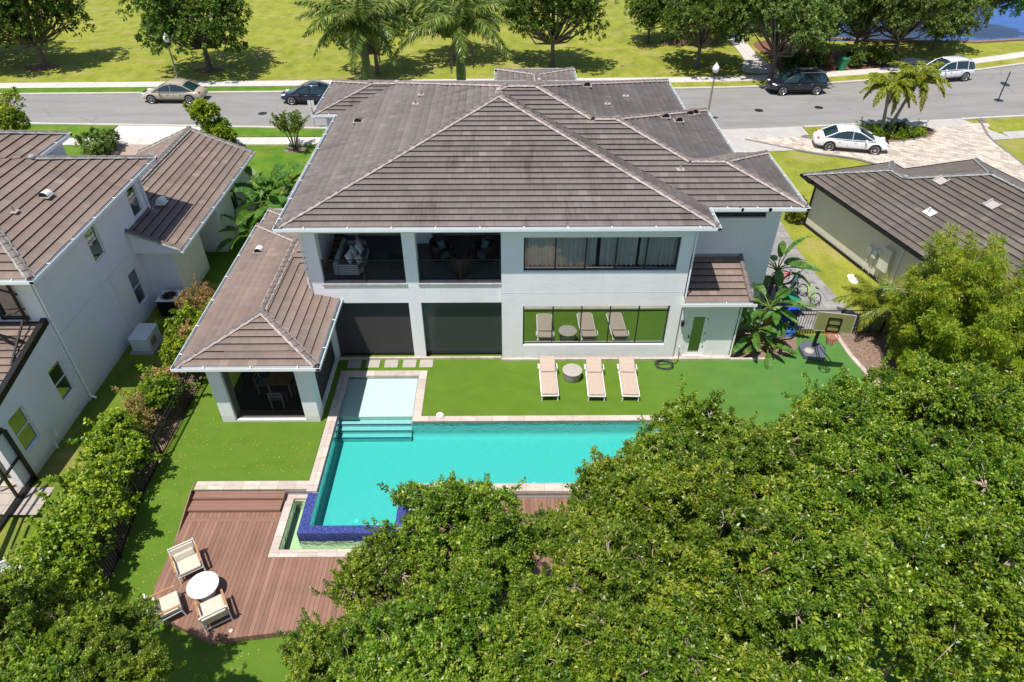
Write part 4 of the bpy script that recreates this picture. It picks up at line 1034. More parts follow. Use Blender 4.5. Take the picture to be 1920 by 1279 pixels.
for w_ in [(-16.4, 4.95, 5.82, 4.0, 5.55), (-16.4, 1.28, 2.15, 4.0, 5.55), (-16.4, 2.85, 3.68, .75, 2.4), (-16.45, -3.55, -2.72, .95, 2.45), (-16.45, -6.05, -5.2, .95, 2.45)]: nwin(*w_)
window(nb, (-14.62, 11.0), (-14.62, 11.7), 1.2, 2.2, .05, 1, (), M_nglass, M_dark, .04, back=M_interior)
window(nb, (-21.5, -2.42), (-20.1, -2.42), .05, 2.3, .08, 2, (), M_nglass, M_black, .05, name='patio_door', back=M_interior)
window(nb, (-18.1, -2.42), (-17.0, -2.42), 3.9, 5.4, .08, 1, (), M_nglass, M_black, .05, back=M_interior)
mb = MB(); mb.tube([(-15.7, -2.95, 5.95), (-16.2, -2.7, 5.75), (-16.33, -2.36, 5.6), (-16.33, -2.36, .25), (-16.15, -2.36, .1)], .045, 8); mb.build('downspout', M_trim, nb)
mb = MB(); mb.tube([(-16.32, 6.2, 5.8), (-16.32, 6.2, 3.9)], .045, 8); mb.build('downspout', M_trim, nb)
mb = MB(); mb.tube([(-14.55, 14.0, 2.9), (-14.55, 14.0, .1)], .04, 8); mb.build('downspout', M_trim, nb)
mb = MB(); mb.box(-16.395, -2.2, 3.13, -16.385, 3.2, 3.145); mb.box(-16.395, 1.6, 0, -16.385, 1.614, 3.13); mb.box(-15.015, 5.8, 0, -15.005, 5.815, 2.9); mb.build('control_joint', M_grey, nb)
mb = MB(); mb.tube([(-16.38, -4.75, .75), (-16.28, -4.75, .85), (-16.28, -4.75, .5)], .05, 8); mb.tube([(-16.38, -5.0, .35), (-16.3, -5.0, .4), (-16.3, -5.0, .1)], .04, 8); mb.tube([(-16.3, -4.72, .5), (-16.28, -4.6, .05)], .012, 6); mb.build('dryer_vent', M_alu, nb)
vent(-17.4, 1.6, 'grey', NB1, nr); vent(-17.7, .1, 'pipe', NB1, nr)
m = MB(); m.cbox((-16.0, 6.75, 3.9), (.45, .45, .04)); m.tube([(-16.0, 6.55, 4.02), (-16.0, 6.95, 3.98)], .17, 12); m.build('roof_vent', M_alu, ngr)
# screen cage of the neighbour's lanai, upper and lower
cage = empty('screen_cage', label='black framed screen cage against the neighbour house at the left edge', cat='screen enclosure')
mb = MB()
for (a, b, w) in [((-17.05, -2.55, 3.9), (-17.05, -2.55, 6.0), .08), ((-18.2, -2.6, 3.9), (-18.2, -2.6, 6.0), .10), ((-16.9, -3.6, 3.6), (-18.2, -3.6, 5.4), .06), ((-16.75, -2.75, 3.72), (-20, -2.75, 3.72), .06), ((-16.8, -3.4, 3.75), (-20, -3.4, 5.0), .06), ((-16.8, -4.4, 3.5), (-17.05, -2.6, 4.2), .06),
                  ((-17.2, -5.0, 3.4), (-18.5, -2.8, 5.2), .06), ((-18.2, -2.6, 5.95), (-17.0, -2.6, 5.95), .06)]: mb.bar(a, b, w)
mb.build('upper_frame', M_black, cage)
mb = MB()
for (a, b, w) in [((-16.35, -6.42, .0), (-16.35, -6.42, 2.45), .10), ((-16.35, -6.42, 2.5), (-17.9, -7.6, 2.7), .10), ((-16.42, -7.3, 0), (-16.42, -7.3, 2.4), .08), ((-16.42, -9.6, -.5), (-16.42, -9.6, 2.3), .09), ((-16.42, -6.42, .12), (-16.42, -9.6, .05), .16), ((-16.42, -6.42, 1.2), (-16.42, -9.6, 1.15), .07), ((-16.42, -6.4, 2.45), (-16.42, -9.6, 2.4), .08), ((-17.4, -8.5, 0), (-17.4, -8.5, 2.4), .10)]: mb.bar(a, b, w)
mb.build('lower_frame', M_black, cage)

# ------------------------------------------------------------------ RIGHT NEIGHBOUR (turned garage)
gar = empty('garage_building', (15.85, 12.0, 0), R(-90) + math.atan2(.267, .9637), label='single storey cream building with dark tiled roof beside the paver driveway', cat='building')
# local x runs along the gutter towards the camera, local y inwards
GB = [Body(.95, 0, 15, 10.4, 2.78, .40), Body(0, 0, 14, 5.6, 2.78, .40)]
gr = roof(gar, GB, M_tile_d, M_cap_d, M_mortar_g, guttermat=M_black)
mb = MB()
mb.box(.55, .50, 0, 14, .72, 2.6); mb.box(.55, .72, 0, .77, 4.8, 2.6); mb.box(1.6, 4.6, 0, 1.8, 9.8, 2.6)
mb.build('wall', M_cream, gar)
mb = MB(); mb.box(.5, .44, -.02, 14, .499, .14); mb.build('plinth', M_black, gar)
mb = MB(); mb.tube([(.1, -.05, 2.7), (.3, .2, 2.45), (.58, .46, 2.4), (.58, .46, .2), (.42, .1, .08)], .05, 8); mb.build('downspout', M_black, gar)
mb = MB(); mb.cbox((5.55, .42, 1.25), (.26, .16, .36)); mb.build('meter_box', M_alu, gar)
mb = MB(); mb.cbox((5.95, .40, 1.25), (.26, .2, .4)); mb.build('meter_box', M_grey, gar)
mb = MB(); mb.cbox((6.65, .38, 1.35), (.62, .24, 1.15)); mb.tube([(6.3, .3, 1.6), (6.3, .2, 1.6)], .1, 12); mb.build('utility_cabinet', M_cream, gar, bevel=.01)
mb = MB(); mb.cbox((7.95, .42, 1.3), (.2, .16, .3)); mb.build('meter_box', M_alu, gar)
mb = MB()
for x in (5.5, 5.9, 6.5, 7.0, 7.95, 7.35): mb = MB(); mb.tube([(x, .45, 1.1 if x != 7.35 else 2.6), (x, .45, .1)], .02, 6); mb.build('conduit', M_alu, gar)
for (x, y) in [(5.1, 3.55), (7.9, 3.75)]:
    z = 2.78 + .4 * y
    mb = MB(); mb.M = Matrix.Translation((x, y, z + .09)) @ Matrix.Rotation(math.atan(.4), 4, 'X')
    mb.box(-.24, -.22, -.03, .24, .22, .0); mb.box(-.28, -.26, -.03, -.22, .26, .05); mb.box(.22, -.26, -.03, .28, .26, .05); mb.build('roof_ventilator', M_stone, gr)
mb = MB(); mb.M = Matrix.Translation((6.6, 1.9, 3.62)) @ Matrix.Rotation(math.atan(.4), 4, 'X'); mb.box(-.25, -.2, -.03, .25, .2, .0); mb.tube([(0, 0, 0), (0, 0, .25)], .05, 8); mb.build('roof_vent', M_alu, gr)

# ------------------------------------------------------------------ PROPS
# loungers
def lounger():
    t = empty('sun_lounger', label='', cat='sun lounger')
    m = MB(); L = 2.0; w = .66
    for s in (-1, 1): m.bar((s * w / 2, -L / 2, .28), (s * w / 2, L / 2 - .1, .28), .045)
    for y in (-L / 2, -.2, L / 2 - .15): m.bar((-w / 2, y, .28), (w / 2, y, .28), .04)
    for s in (-1, 1): m.bar((s * (w / 2 + .05), L / 2 - .55, .42), (s * (w / 2 + .05), L / 2 - .25, .42), .035, .05)
    m.build('frame', M_alu, t)
    for s in (-1, 1):
        for y in (-L / 2 + .03, L / 2 - .3):
            m = MB(); m.bar((s * (w / 2 - .02), y, .0), (s * (w / 2 - .02), y, .27), .045); m.build('leg', M_alu, t)
    m = MB(); m.box(-.31, -L / 2 + .01, .31, .31, .28, .39); m.build('seat_cushion', M_fab_beige, t, bevel=.025, smooth=False)
    m = MB(); a = R(16); m.M = Matrix.Translation((0, .29, .31)) @ Matrix.Rotation(a, 4, 'X'); m.box(-.31, 0, 0, .31, .80, .08); m.build('backrest', M_fab_beige, t, bevel=.025)
    m = MB(); m.M = Matrix.Translation((0, .29, .31)) @ Matrix.Rotation(a, 4, 'X'); m.box(-.28, .02, .075, .28, .18, .14); m.build('head_pillow', M_fab_beige, t, bevel=.03)
    return t
lg = lounger()
for k, (x, y, lb) in enumerate([(1.60, -1.55, 'beige sun lounger on turf, left of the round side table'), (3.46, -1.60, 'beige sun lounger on turf, just right of the round side table'), (4.80, -1.60, 'beige sun lounger on turf farthest right, nearest the tree branches')]):
    o = lg if k == 0 else copy_tree(lg)
    o.location = (x, y, 0); o['label'] = lb; o['group'] = 'beige sun loungers by the pool'; o.rotation_euler = (0, 0, R([1, -1.5, -2][k]))
tb = empty('side_table', (2.58, -1.18, 0), label='low round stone coloured side table between two beige loungers', cat='side table')
mb = MB(); mb.lathe([(.36, .38), (.40, .385), (.405, .40), (.40, .43), (.39, .432), (0.001, .432)][::1], n=32); mb.build('table_top', M_stone, tb, smooth=True, autosmooth=30)
mb = MB(); mb.lathe([(.30, 0), (.33, .02), (.37, .2), (.385, .38)], n=32); mb.build('base', M_stone, tb, smooth=True, autosmooth=30)
# hose coil
hs = empty('garden_hose', (6.5, -.42, 0), label='black garden hose coiled on the turf by the house corner', cat='hose')
mb = MB(); pts = []
for k in range(150):
    a = k * .19; r = .22 + .10 * (k / 150) + .03 * math.sin(k * .7); pts.append((r * math.cos(a) * 1.25, r * math.sin(a), .02 + .012 * math.sin(k * 1.3) + k * .0003))
pts += [(.5, .1, .02), (.62, .3, .1), (.60, .34, .5), (.60, .36, .7)]
mb.tube(pts, .014, 6); mb.build('hose', M_hose, hs); mb = MB(); mb.tube([(.60, .41, .7), (.60, .33, .7)], .025, 8); mb.build('tap', M_trim, hs)
# skimmer lid / rock
mb = MB(); mb.lathe([(.001, .12), (.08, .11), (.14, .06), (.16, 0)][::-1], (-2.62, -3.36, .02), 14); o = mb.build('pool_skimmer_lid', M_tabletop, None, smooth=True); tag(o, 'white domed lid on the travertine rim of the long pool edge', 'lid')
# deck lounge chairs
def lchair():
    t = empty('lounge_chair', label='', cat='chair')
    w = .74
    m = MB()
    for s in (-1, 1):
        x = s * w / 2
        m.bar((x, -.38, 0), (x, -.30, .55), .035); m.bar((x, .40, 0), (x, .34, .56), .035); m.bar((x, -.33, .30), (x, .38, .24), .03)
    m.bar((-w / 2, -.35, .27), (w / 2, -.35, .27), .03); m.bar((-w / 2, .38, .12), (w / 2, .38, .12), .03); m.bar((-w / 2, .42, .78), (w / 2, .42, .78), .03); m.bar((-w / 2, .37, .4), (w / 2, .37, .4), .03)
    for s in (-1, 1): m.bar((s * w / 2, .33, .5), (s * w / 2, .44, .80), .03)
    m.build('frame', M_alu, t)
    for s in (-1, 1):
        m = MB(); m.bar((s * w / 2, -.36, .565), (s * w / 2, .36, .575), .06, .025); m.build('armrest', M_teak, t)
    m = MB(); m.box(-w / 2 + .04, -.36, .28, w / 2 - .04, .30, .40); m.build('seat_cushion', M_fab_cream, t, bevel=.03)
    m = MB(); m.M = Matrix.Translation((0, .26, .34)) @ Matrix.Rotation(R(-14), 4, 'X'); m.box(-w / 2 + .03, 0, 0, w / 2 - .03, .13, .42); m.build('back_cushion', M_fab_cream, t, bevel=.03)
    m = MB(); m.M = Matrix.Translation((0, .14, .40)) @ Matrix.Rotation(R(-22), 4, 'X'); m.box(-w / 2 + .07, 0, 0, w / 2 - .07, .12, .24); m.build('lumbar_pillow', M_fab_cream, t, bevel=.04)
    return t
lc = lchair()
for k, (x, y, a, lb) in enumerate([(-9.93, -9.72, 33, 'cream cushioned lounge chair beyond the white round table, facing it'), (-8.62, -11.28, 212, 'cream cushioned lounge chair on deck with its open metal back towards the trees'), (-10.02, -11.15, 122, 'cream cushioned lounge chair half hidden under the tree branches at the deck corner')]):
    o = lc if k == 0 else copy_tree(lc); o.location = (x, y, -.357); o.rotation_euler = (0, 0, R(a)); o['label'] = lb; o['group'] = 'lounge chairs around the white deck table'
tb = empty('round_table', (-9.15, -10.55, -.357), label='white round low table between lounge chairs on the brown deck', cat='table')
mb = MB(); mb.lathe([(.40, .42), (.455, .425), (.46, .44), (.455, .458), (.001, .46)], n=40); mb.build('table_top', M_tabletop, tb, smooth=True, autosmooth=30)
mb = MB(); mb.lathe([(.26, 0), (.26, .02), (.05, .03), (.04, .42)], n=20); mb.build('pedestal', M_alu, tb)
# pavilion dining table and chairs
dt = empty('dining_table', (-8.92, -1.45, .05), label='wooden topped dining table behind the sheer screen of the pavilion', cat='table')
mb = MB(); mb.box(-.46, -.95, .70, .46, .95, .75); mb.build('table_top', simple('honey_wood', (.55, .27, .08), .4, var=.3, scale=4), dt, bevel=.008)
for sx in (-1, 1):
    for sy in (-1, 1): mb = MB(); mb.bar((sx * .4, sy * .85, 0), (sx * .4, sy * .85, .70), .06); mb.build('leg', M_alu, dt)
def dchair():
    t = empty('dining_chair', cat='chair'); m = MB(); m.box(-.24, -.23, .43, .24, .23, .46); m.build('seat', M_fab_arm, t)
    m = MB(); m.bar((-.24, .23, .43), (-.24, .30, .85), .03); m.bar((.24, .23, .43), (.24, .30, .85), .03); m.bar((-.24, .29, .83), (.24, .29, .83), .03); m.bar((-.24, .26, .65), (.24, .26, .65), .03); m.build('backrest', M_alu, t)
    for sx in (-1, 1):
        for sy in (-1, 1): m = MB(); m.bar((sx * .23, sy * .22, 0), (sx * .23, sy * .22, .43), .03); m.build('leg', M_alu, t)
    return t
dc = dchair()
for k, (x, y, a, lb) in enumerate([(-8.88, -2.72, 180, 'pale metal dining chair at the near end of the pavilion table'), (-8.22, -1.9, -90, 'pale metal dining chair on the pool side of the pavilion table, near end'), (-8.22, -1.0, -90, 'pale metal dining chair on the pool side of the pavilion table, far end'), (-9.62, -1.9, 90, 'pale metal dining chair on the hedge side of the pavilion table, near end')]):
    o = dc if k == 0 else copy_tree(dc); o.location = (x, y, .05); o.rotation_euler = (0, 0, R(a)); o['label'] = lb; o['group'] = 'chairs around the pavilion table'
# balcony sofa
sf = empty('outdoor_sofa', (-6.2, 1.62, 3.70), label='grey outdoor sofa with low wrapped arms on the left balcony', cat='sofa')
mb = MB(); mb.prism([(-.55, -.95), (.32, -.95), (.50, -.72), (.50, .72), (.32, .95), (-.55, .95)], .12, .34); mb.build('base', M_fab_arm, sf, bevel=.03)
mb = MB(); mb.box(-.62, -1.0, .1, -.44, 1.0, .68); mb.box(-.44, -1.0, .1, .36, -.86, .58); mb.box(-.44, .86, .1, .36, 1.0, .58); mb.build('backrest', M_fab_arm, sf, bevel=.04)
mb = MB(); mb.box(-.42, -.84, .34, .44, .84, .46); mb.build('seat_cushion', M_fab_dark, sf, bevel=.04)
def pillow(x, y, z, rx, rz, mat, lb, grp='scatter pillows on the balcony seats', s=.46):
    bm = bmesh.new(); bmesh.ops.create_grid(bm, x_segments=8, y_segments=8, size=s / 2)
    ex = bmesh.ops.extrude_face_region(bm, geom=bm.faces[:]); top = [v for v in ex['geom'] if isinstance(v, bmesh.types.BMVert)]
    tset = set(top)
    for v in bm.verts:
        u, w = v.co.x / (s / 2), v.co.y / (s / 2); h = .085 * max(0, (1 - u * u) * (1 - w * w)) ** .5 + .006
        v.co.z = h if v in tset else -h; k = 1 - .10 * (1 - (u * w) ** 2) * max(abs(u), abs(w)); v.co.x *= k; v.co.y *= k
    me = bpy.data.meshes.new('throw_pillow'); bm.to_mesh(me); bm.free(); me.materials.append(mat); me.polygons.foreach_set('use_smooth', [True] * len(me.polygons))
    o = bpy.data.objects.new('throw_pillow', me); COL.objects.link(o); o.location = (x, y, z); o.rotation_euler = (R(90 - rx), 0, R(rz)); tag(o, lb, 'pillow', grp); return o
pillow(-6.22, 1.02, 4.40, 24, 78, M_pillow, 'pale pillow on the sofa nearest the railing')
pillow(-6.16, 1.48, 4.40, 28, 96, M_pillow, 'pale pillow second from the railing, leaning on the sofa back')
pillow(-5.98, 1.80, 4.38, 30, 84, M_pillow, 'pale pillow in front of the others near the sofa middle')
pillow(-6.05, 2.22, 4.40, 24, 100, M_pillow_b, 'blush pillow at the far end of the grey sofa')
pillow(-5.85, .98, 4.34, 34, 60, M_pillow_b, 'small blush pillow tucked against the near arm of the sofa', s=.36)
mb = MB(); mb.box(-.42, -.25, .34, .42, .25, .38); mb.box(-.36, -.2, 0, .36, .2, .34); o = mb.build('coffee_table', M_dark, None, bevel=.01); o.location = (-4.42, 1.55, 3.70); tag(o, 'low dark coffee table on the left balcony beside the column', 'table')
def tub():
    t = empty('tub_chair', cat='armchair')
    m = MB(); n = 20; vs = []; fs = []
    for lv, (r, z) in enumerate([(.36, .06), (.44, .30), (.47, .62), (.45, .80)]):
        for k in range(n + 1):
            a = R(-55 + 290 * k / n) ; zz = z + (.10 * math.sin(math.pi * k / n) if lv == 3 else 0); vs.append((r * math.cos(a), r * math.sin(a), zz))
    for lv in range(3):
        for k in range(n): b = lv * (n + 1) + k; fs.append((b, b + 1, b + n + 2, b + n + 1))
    m.add(vs, fs); o = m.build('shell', M_brownwicker, t, smooth=True); md = o.modifiers.new('s', 'SOLIDIFY'); md.thickness = .06
    m = MB(); m.lathe([(.38, .22), (.40, .30), (.36, .38), (.001, .40)], n=20); m.build('seat_cushion', M_fab_dark, t, smooth=True)
    m = MB(); m.lathe([(.26, 0), (.26, .04), (.12, .08), (.12, .22)], n=16); m.build('base', M_black, t)
    return t
tc = tub()
for k, (x, y, a, lb) in enumerate([(-2.72, 1.98, 35, 'dark brown tub chair on the right balcony beside the column'), (-.92, 1.98, -35, 'dark brown tub chair on the right balcony by the solid facade wall'), (-1.83, .98, 180, 'dark brown tub chair nearest the railing with its back to the pool')]):
    o = tc if k == 0 else copy_tree(tc); o.location = (x, y, 3.70); o.rotation_euler = (0, 0, R(a)); o['label'] = lb; o['group'] = 'dark tub chairs on the right balcony'
pillow(-2.70, 2.12, 4.32, 30, 40, M_teal, 'teal pillow in the tub chair by the balcony column', s=.40); pillow(-.94, 2.12, 4.32, 30, -40, M_teal, 'teal pillow in the tub chair by the facade wall', s=.40)

# rear fence and left fence
def fence(name, pts, h, label, zf, post_every=1.8, lean=0, cat='fence'):
    t = empty(name, label=label, cat=cat)
    rails = MB(); pk = MB()
    for (p, q) in zip(pts[:-1], pts[1:]):
        L = math.hypot(q[0] - p[0], q[1] - p[1]); n = max(1, round(L / post_every))
        for k in range(n):
            a = (p[0] + (q[0] - p[0]) * k / n, p[1] + (q[1] - p[1]) * k / n); b = (p[0] + (q[0] - p[0]) * (k + 1) / n, p[1] + (q[1] - p[1]) * (k + 1) / n)
            za, zb = zf(a[1]), zf(b[1])
            for hh in (h - .05, h - .25, .12): rails.bar((a[0], a[1], za + hh), (b[0], b[1], zb + hh), .03, .035)
            m_ = max(1, round(L / n / .115))
            for i in range(m_):
                f = (i + .5) / m_; x = a[0] + (b[0] - a[0]) * f; y = a[1] + (b[1] - a[1]) * f; z = za + (zb - za) * f
                pk.box(x - .008, y - .008, z + .06, x + .008, y + .008, z + h - .05)
    rails.build('rail', M_black, t); o = pk.build('picket', M_black, t); o['kind'] = 'stuff'
    for (p, q) in list(zip(pts[:-1], pts[1:])):
        L = math.hypot(q[0] - p[0], q[1] - p[1]); n = max(1, round(L / post_every))
        for k in range(n + (q == pts[-1])):
            x = p[0] + (q[0] - p[0]) * k / n; y = p[1] + (q[1] - p[1]) * k / n; z = zf(y)
            m = MB(); m.box(x - .03, y - .03, z - .05, x + .03, y + .03, z + h + .03); m.build('post', M_black, t)
    return t
fence('metal_fence', [(12.42, 1.66), (16.4, 1.66), (17.5, .75), (18.4, .1)], 1.32, 'black picket fence between the green court and the grey side path', lambda y: 0)
fence('metal_fence', [(-12.40, 4.2), (-12.40, -13.0)], 1.2, 'long black picket fence along the hedge at the left of the turf', gz, 2.0)
# basketball hoop
bh = empty('basketball_hoop', (13.2, .15, 0), label='portable basketball hoop with clear backboard and pink net in front of the fence', cat='basketball hoop')
bh.rotation_euler = (0, 0, R(-11))
mb = MB(); mb.M = Matrix.Translation((-.35, -1.25, 2.62)) @ Matrix.Rotation(R(-4), 4, 'X')
M_board = glass('clear_board', .05, (.62, .62, .36), .05, .45, (.36, .36, .14))
mb.box(-.69, -.015, -.40, .69, .015, .40); mb.build('backboard', M_board, bh)
mb = MB(); mb.M = Matrix.Translation((-.35, -1.25, 2.62)) @ Matrix.Rotation(R(-4), 4, 'X')
for (a, b) in [((-.70, 0, -.41), (.70, 0, -.41)), ((-.70, 0, .41), (.70, 0, .41)), ((-.70, 0, -.41), (-.70, 0, .41)), ((.70, 0, -.41), (.70, 0, .41))]: mb.bar(a, b, .035)
mb.build('board_frame', M_stone, bh)
mb = MB(); mb.M = Matrix.Translation((-.35, -1.25, 2.62)) @ Matrix.Rotation(R(-4), 4, 'X')
for (a, b) in [((-.23, -.03, -.38), (-.23, -.03, .20)), ((.23, -.03, -.38), (.23, -.03, .20)), ((-.23, -.03, .20), (.23, -.03, .20)), ((-.23, -.03, -.38), (.23, -.03, -.38)), ((-.23, -.03, -.1), (.23, -.03, -.1))]: mb.bar(a, b, .05)
for (x, y) in [(-.25, .25), (.25, .25)]:
    mb.bar((x, .05, -.3), (x * .4, 1.25, -.9), .04); mb.bar((x, .05, .3), (x * .4, 1.3, -.35), .04)
mb.build('mount_frame', M_black, bh)
mb = MB(); mb.tube([(-.35 + .23 * math.cos(k * .33), -1.52 + .23 * math.sin(k * .33), 2.18) for k in range(20)], .014, 6); mb.build('rim', M_red, bh)
mb = MB()
for k in range(14):
    a = 2 * math.pi * k / 14; a2 = a + .5; a3 = a - .5
    for aa in (a2, a3): mb.tube([(-.35 + .23 * math.cos(a), -1.52 + .23 * math.sin(a), 2.17), (-.35 + .17 * math.cos(aa), -1.52 + .17 * math.sin(aa), 1.98), (-.35 + .12 * math.cos(a), -1.52 + .12 * math.sin(a), 1.78)], .011, 4)
mb.build('net', simple('pink_net', (.62, .22, .24), .8), bh)
mb = MB(); mb.bar((-.28, .35, .15), (-.35, -.02, 2.1), .11); mb.build('pole', M_black, bh)
mb = MB(); mb.prism([(-.72, -.35), (.12, -.40), (.25, .30), (.05, .72), (-.60, .72), (-.85, .3)], 0, .22); o = mb.build('base_tank', simple('grey_plastic', (.09, .10, .13), .6), bh, bevel=.05)
mb = MB(); mb.lathe([(.001, .34), (.14, .32), (.22, .26), (.22, .22)][::-1], (-.5, -.05, 0), 10); mb.build('sandbag', M_stone, bh, smooth=True)
# bins, hose, bikes
def bin_(x, y, rz, lidm, lb, grp=None, tilt=0):
    t = empty('wheelie_bin', (x, y, 0), R(rz), label=lb, cat='bin', group=grp)
    m = MB(); v = [(-.24, -.26, 0), (.24, -.26, 0), (.24, .26, 0), (-.24, .26, 0), (-.30, -.36, .95), (.30, -.36, .95), (.30, .34, .95), (-.30, .34, .95)]
    m.add(v, [(3, 2, 1, 0), (4, 5, 6, 7), (0, 1, 5, 4), (1, 2, 6, 5), (2, 3, 7, 6), (3, 0, 4, 7)]); m.build('body', lidm, t, bevel=.03)
    m = MB(); m.M = Matrix.Translation((0, .36, .95)) @ Matrix.Rotation(R(-3), 4, 'X'); m.box(-.33, -.80, .0, .33, 0, .05); m.box(-.26, -.70, .05, .26, -.1, .09); m.build('lid', lidm, t, bevel=.025)
    m = MB(); m.tube([(-.22, .42, .9), (.22, .42, .9)], .02, 8); m.build('handle', M_black, t)
    for s in (-1, 1): m = MB(); m.tube([(s * .27, .28, .1), (s * .32, .28, .1)], .1, 14); m.build('wheel', M_rubber, t)
    return t
bin_(12.75, 3.1, 4, M_greenbin, 'green lidded wheelie bin beside the broad leaved plant', 'wheelie bins behind the fence')
b2 = bin_(12.45, 2.35, 0, M_bluebin, 'blue lidded wheelie bin with pale label, nearer than the green bin', 'wheelie bins behind the fence')
mb = MB(); mb.box(-.10, -.30, 1.042, .12, -.14, 1.046); o = mb.build('lid_label', M_tabletop, b2)
bin_(29.3, 39.5, 20, M_greenbin, 'dark green litter bin on red mulch by the park pavement')
mb = MB(); rnd = random.Random(3)
for k in range(7):
    pts = []
    for i in range(26):
        a = i * .25 + k; r = .55 + .12 * rnd.random(); pts.append((11.75 + r * 1.1 * math.cos(a) , 1.35 + r * .35 * math.sin(a), .12 + .30 * abs(math.sin(a * .5 + k)) + .02 * k))
    mb.tube(pts, .018, 5)
o = mb.build('blue_hose', M_bluehose); tag(o, 'tangled bright blue hose heaped below the blue bin', 'hose')
def bike(x, y, rz, col, lb, lean=8, s=1.0):
    t = empty('bicycle', (x, y, .01), R(rz), label=lb, cat='bicycle', group='bicycles parked on the side path'); t.rotation_euler = (R(lean), 0, R(rz)); t.scale = (s, s, s)
    for wx in (-.52, .52):
        m = MB(); m.tube([(wx + .33 * math.cos(a * math.pi / 14), 0, .34 + .33 * math.sin(a * math.pi / 14)) for a in range(29)], .034, 6); w_ = m.build('wheel', M_rubber, t)
        m = MB()
        for a in range(12): m.bar((wx, 0, .34), (wx + .32 * math.cos(a * math.pi / 6), 0, .34 + .32 * math.sin(a * math.pi / 6)), .004)
        m.build('spokes', M_alu, w_)
    m = MB()
    for a, b in [((-.52, 0, .34), (-.05, 0, .32)), ((-.52, 0, .34), (-.18, 0, .78)), ((-.05, 0, .32), (-.20, 0, .86)), ((-.05, 0, .32), (.36, 0, .74)), ((-.18, 0, .76), (.34, 0, .82)), ((.34, 0, .86), (.52, 0, .34))]: m.tube([a, b], .03, 6)
    m.build('frame', col, t)
    m = MB(); m.tube([(.34, 0, .84), (.32, 0, .98)], .015, 6); m.tube([(.25, -.27, 1.0), (.34, -.1, .99), (.34, .1, .99), (.25, .27, 1.0)], .014, 6); m.build('handlebar', M_black, t)
    m = MB(); m.prism([(-.34, -.08), (-.10, -.03), (-.10, .03), (-.34, .08)], .87, .92); m.build('saddle', M_black, t, bevel=.01)
    return t
bike(13.05, 5.5, 20, M_red, 'red bicycle behind the broad leaved plant on the side path', 14)
bike(13.6, 5.35, 62, simple('teal_paint', (.03, .12, .12), .4), 'dark bicycle with its front wheel turned to the camera on the side path', 20)
bike(14.05, 4.35, 115, simple('lime_paint', (.25, .5, .05), .4), 'small child bicycle with lime green bars at the path edge', 26, .8)
bike(13.0, 4.35, 98, M_black, 'black bicycle nearest the bins with a drooping handlebar', -12, .95)
# generator and condenser at the neighbour's wall
ge = empty('generator', (-15.55, 1.05, 0), label='pale grey standby generator on the shaded grass by the neighbour wall', cat='generator')
mb = MB(); mb.box(-.40, -.55, .08, .40, .55, .72); mb.build('body', M_grey, ge, bevel=.05); mb = MB(); mb.box(-.42, -.58, .70, .42, .58, .80); mb.build('lid', M_grey, ge, bevel=.05)
mb = MB(); mb.box(-.5, -.66, 0, .5, .66, .09); mb.build('pad', M_stone, ge); mb = MB()
for k in range(5): mb.box(.402, -.35, .25 + .07 * k, .41, .1, .28 + .07 * k)
mb.build('louvre', M_dark, ge)
ac = empty('air_conditioner', (-15.35, 3.55, 0), label='dark square air conditioning condenser with round fan top by the neighbour wall', cat='air conditioner')
mb = MB(); mb.box(-.45, -.45, .08, .45, .45, .86); mb.build('body', M_black, ac, bevel=.03); mb = MB(); mb.box(-.46, -.46, .86, .46, .46, .90); mb.build('lid', M_alu, ac, bevel=.02)
mb = MB()
for r in (.12, .2, .28, .36): mb.tube([(r * math.cos(a * math.pi / 12), r * math.sin(a * math.pi / 12), .915) for a in range(25)], .012, 5)
for a in range(4): mb.bar((.37 * math.cos(a * .785), .37 * math.sin(a * .785), .92), (-.37 * math.cos(a * .785), -.37 * math.sin(a * .785), .92), .02)
mb.build('fan_guard', M_dark, ac); mb = MB(); mb.lathe([(.30, .89), (.30, .902)], n=20); mb.build('fan_opening', M_black, ac)
for k, (x, y) in enumerate([(17.0, 6.3), (16.95, 5.95)]):
    mb = MB(); mb.lathe([(.001, .05), (.2, .05), (.22, 0)][::-1], n=14); o = mb.build('utility_cover', M_tabletop); o.location = (x, y, .0); o.scale = (1, .8 + .6 * k, 1)
    tag(o, ['small white round utility cover on the side grass by the cream building', 'larger white utility cover on the side grass, nearer the palm'][k], 'cover')
# furniture glimpsed at the right deck end and the neighbour patio
def chaise(x, y, z, rz, mat, lb, cat='chaise'):
    t = empty('chaise', (x, y, z), R(rz), label=lb, cat=cat)
    m = MB(); m.box(-.35, -.95, .2, .35, .35, .34); m.build('seat', mat, t, bevel=.03); m = MB(); m.M = Matrix.Translation((0, .33, .26)) @ Matrix.Rotation(R(42), 4, 'X'); m.box(-.35, 0, 0, .35, .7, .1); m.build('backrest', mat, t, bevel=.03)
    for sx in (-1, 1):
        for yy in (-.85, .3): m = MB(); m.bar((sx * .3, yy, 0), (sx * .3, yy, .2), .05); m.build('leg', M_alu, t)
chaise(9.0, -4.0, dz, 90, M_tabletop, 'white poolside chaise mostly hidden by the trees beyond the pool end')
chaise(8.7, -5.9, dz, 90, M_fab_dark, 'grey poolside chaise glimpsed through the trees near the pool end')
nc = empty('metal_chair', (-15.35, -10.25, -.4), R(30), label='white metal patio chair at the left picture edge', cat='chair')
mb = MB()
for k in range(5): mb.bar((-.25, -.25 + .11 * k, .42), (.25, -.25 + .11 * k, .42), .05, .03)
mb.build('seat', M_trim, nc); mb = MB()
for k in range(4): mb.bar((-.25, .27, .5 + .1 * k), (.25, .27, .5 + .1 * k), .05, .03)
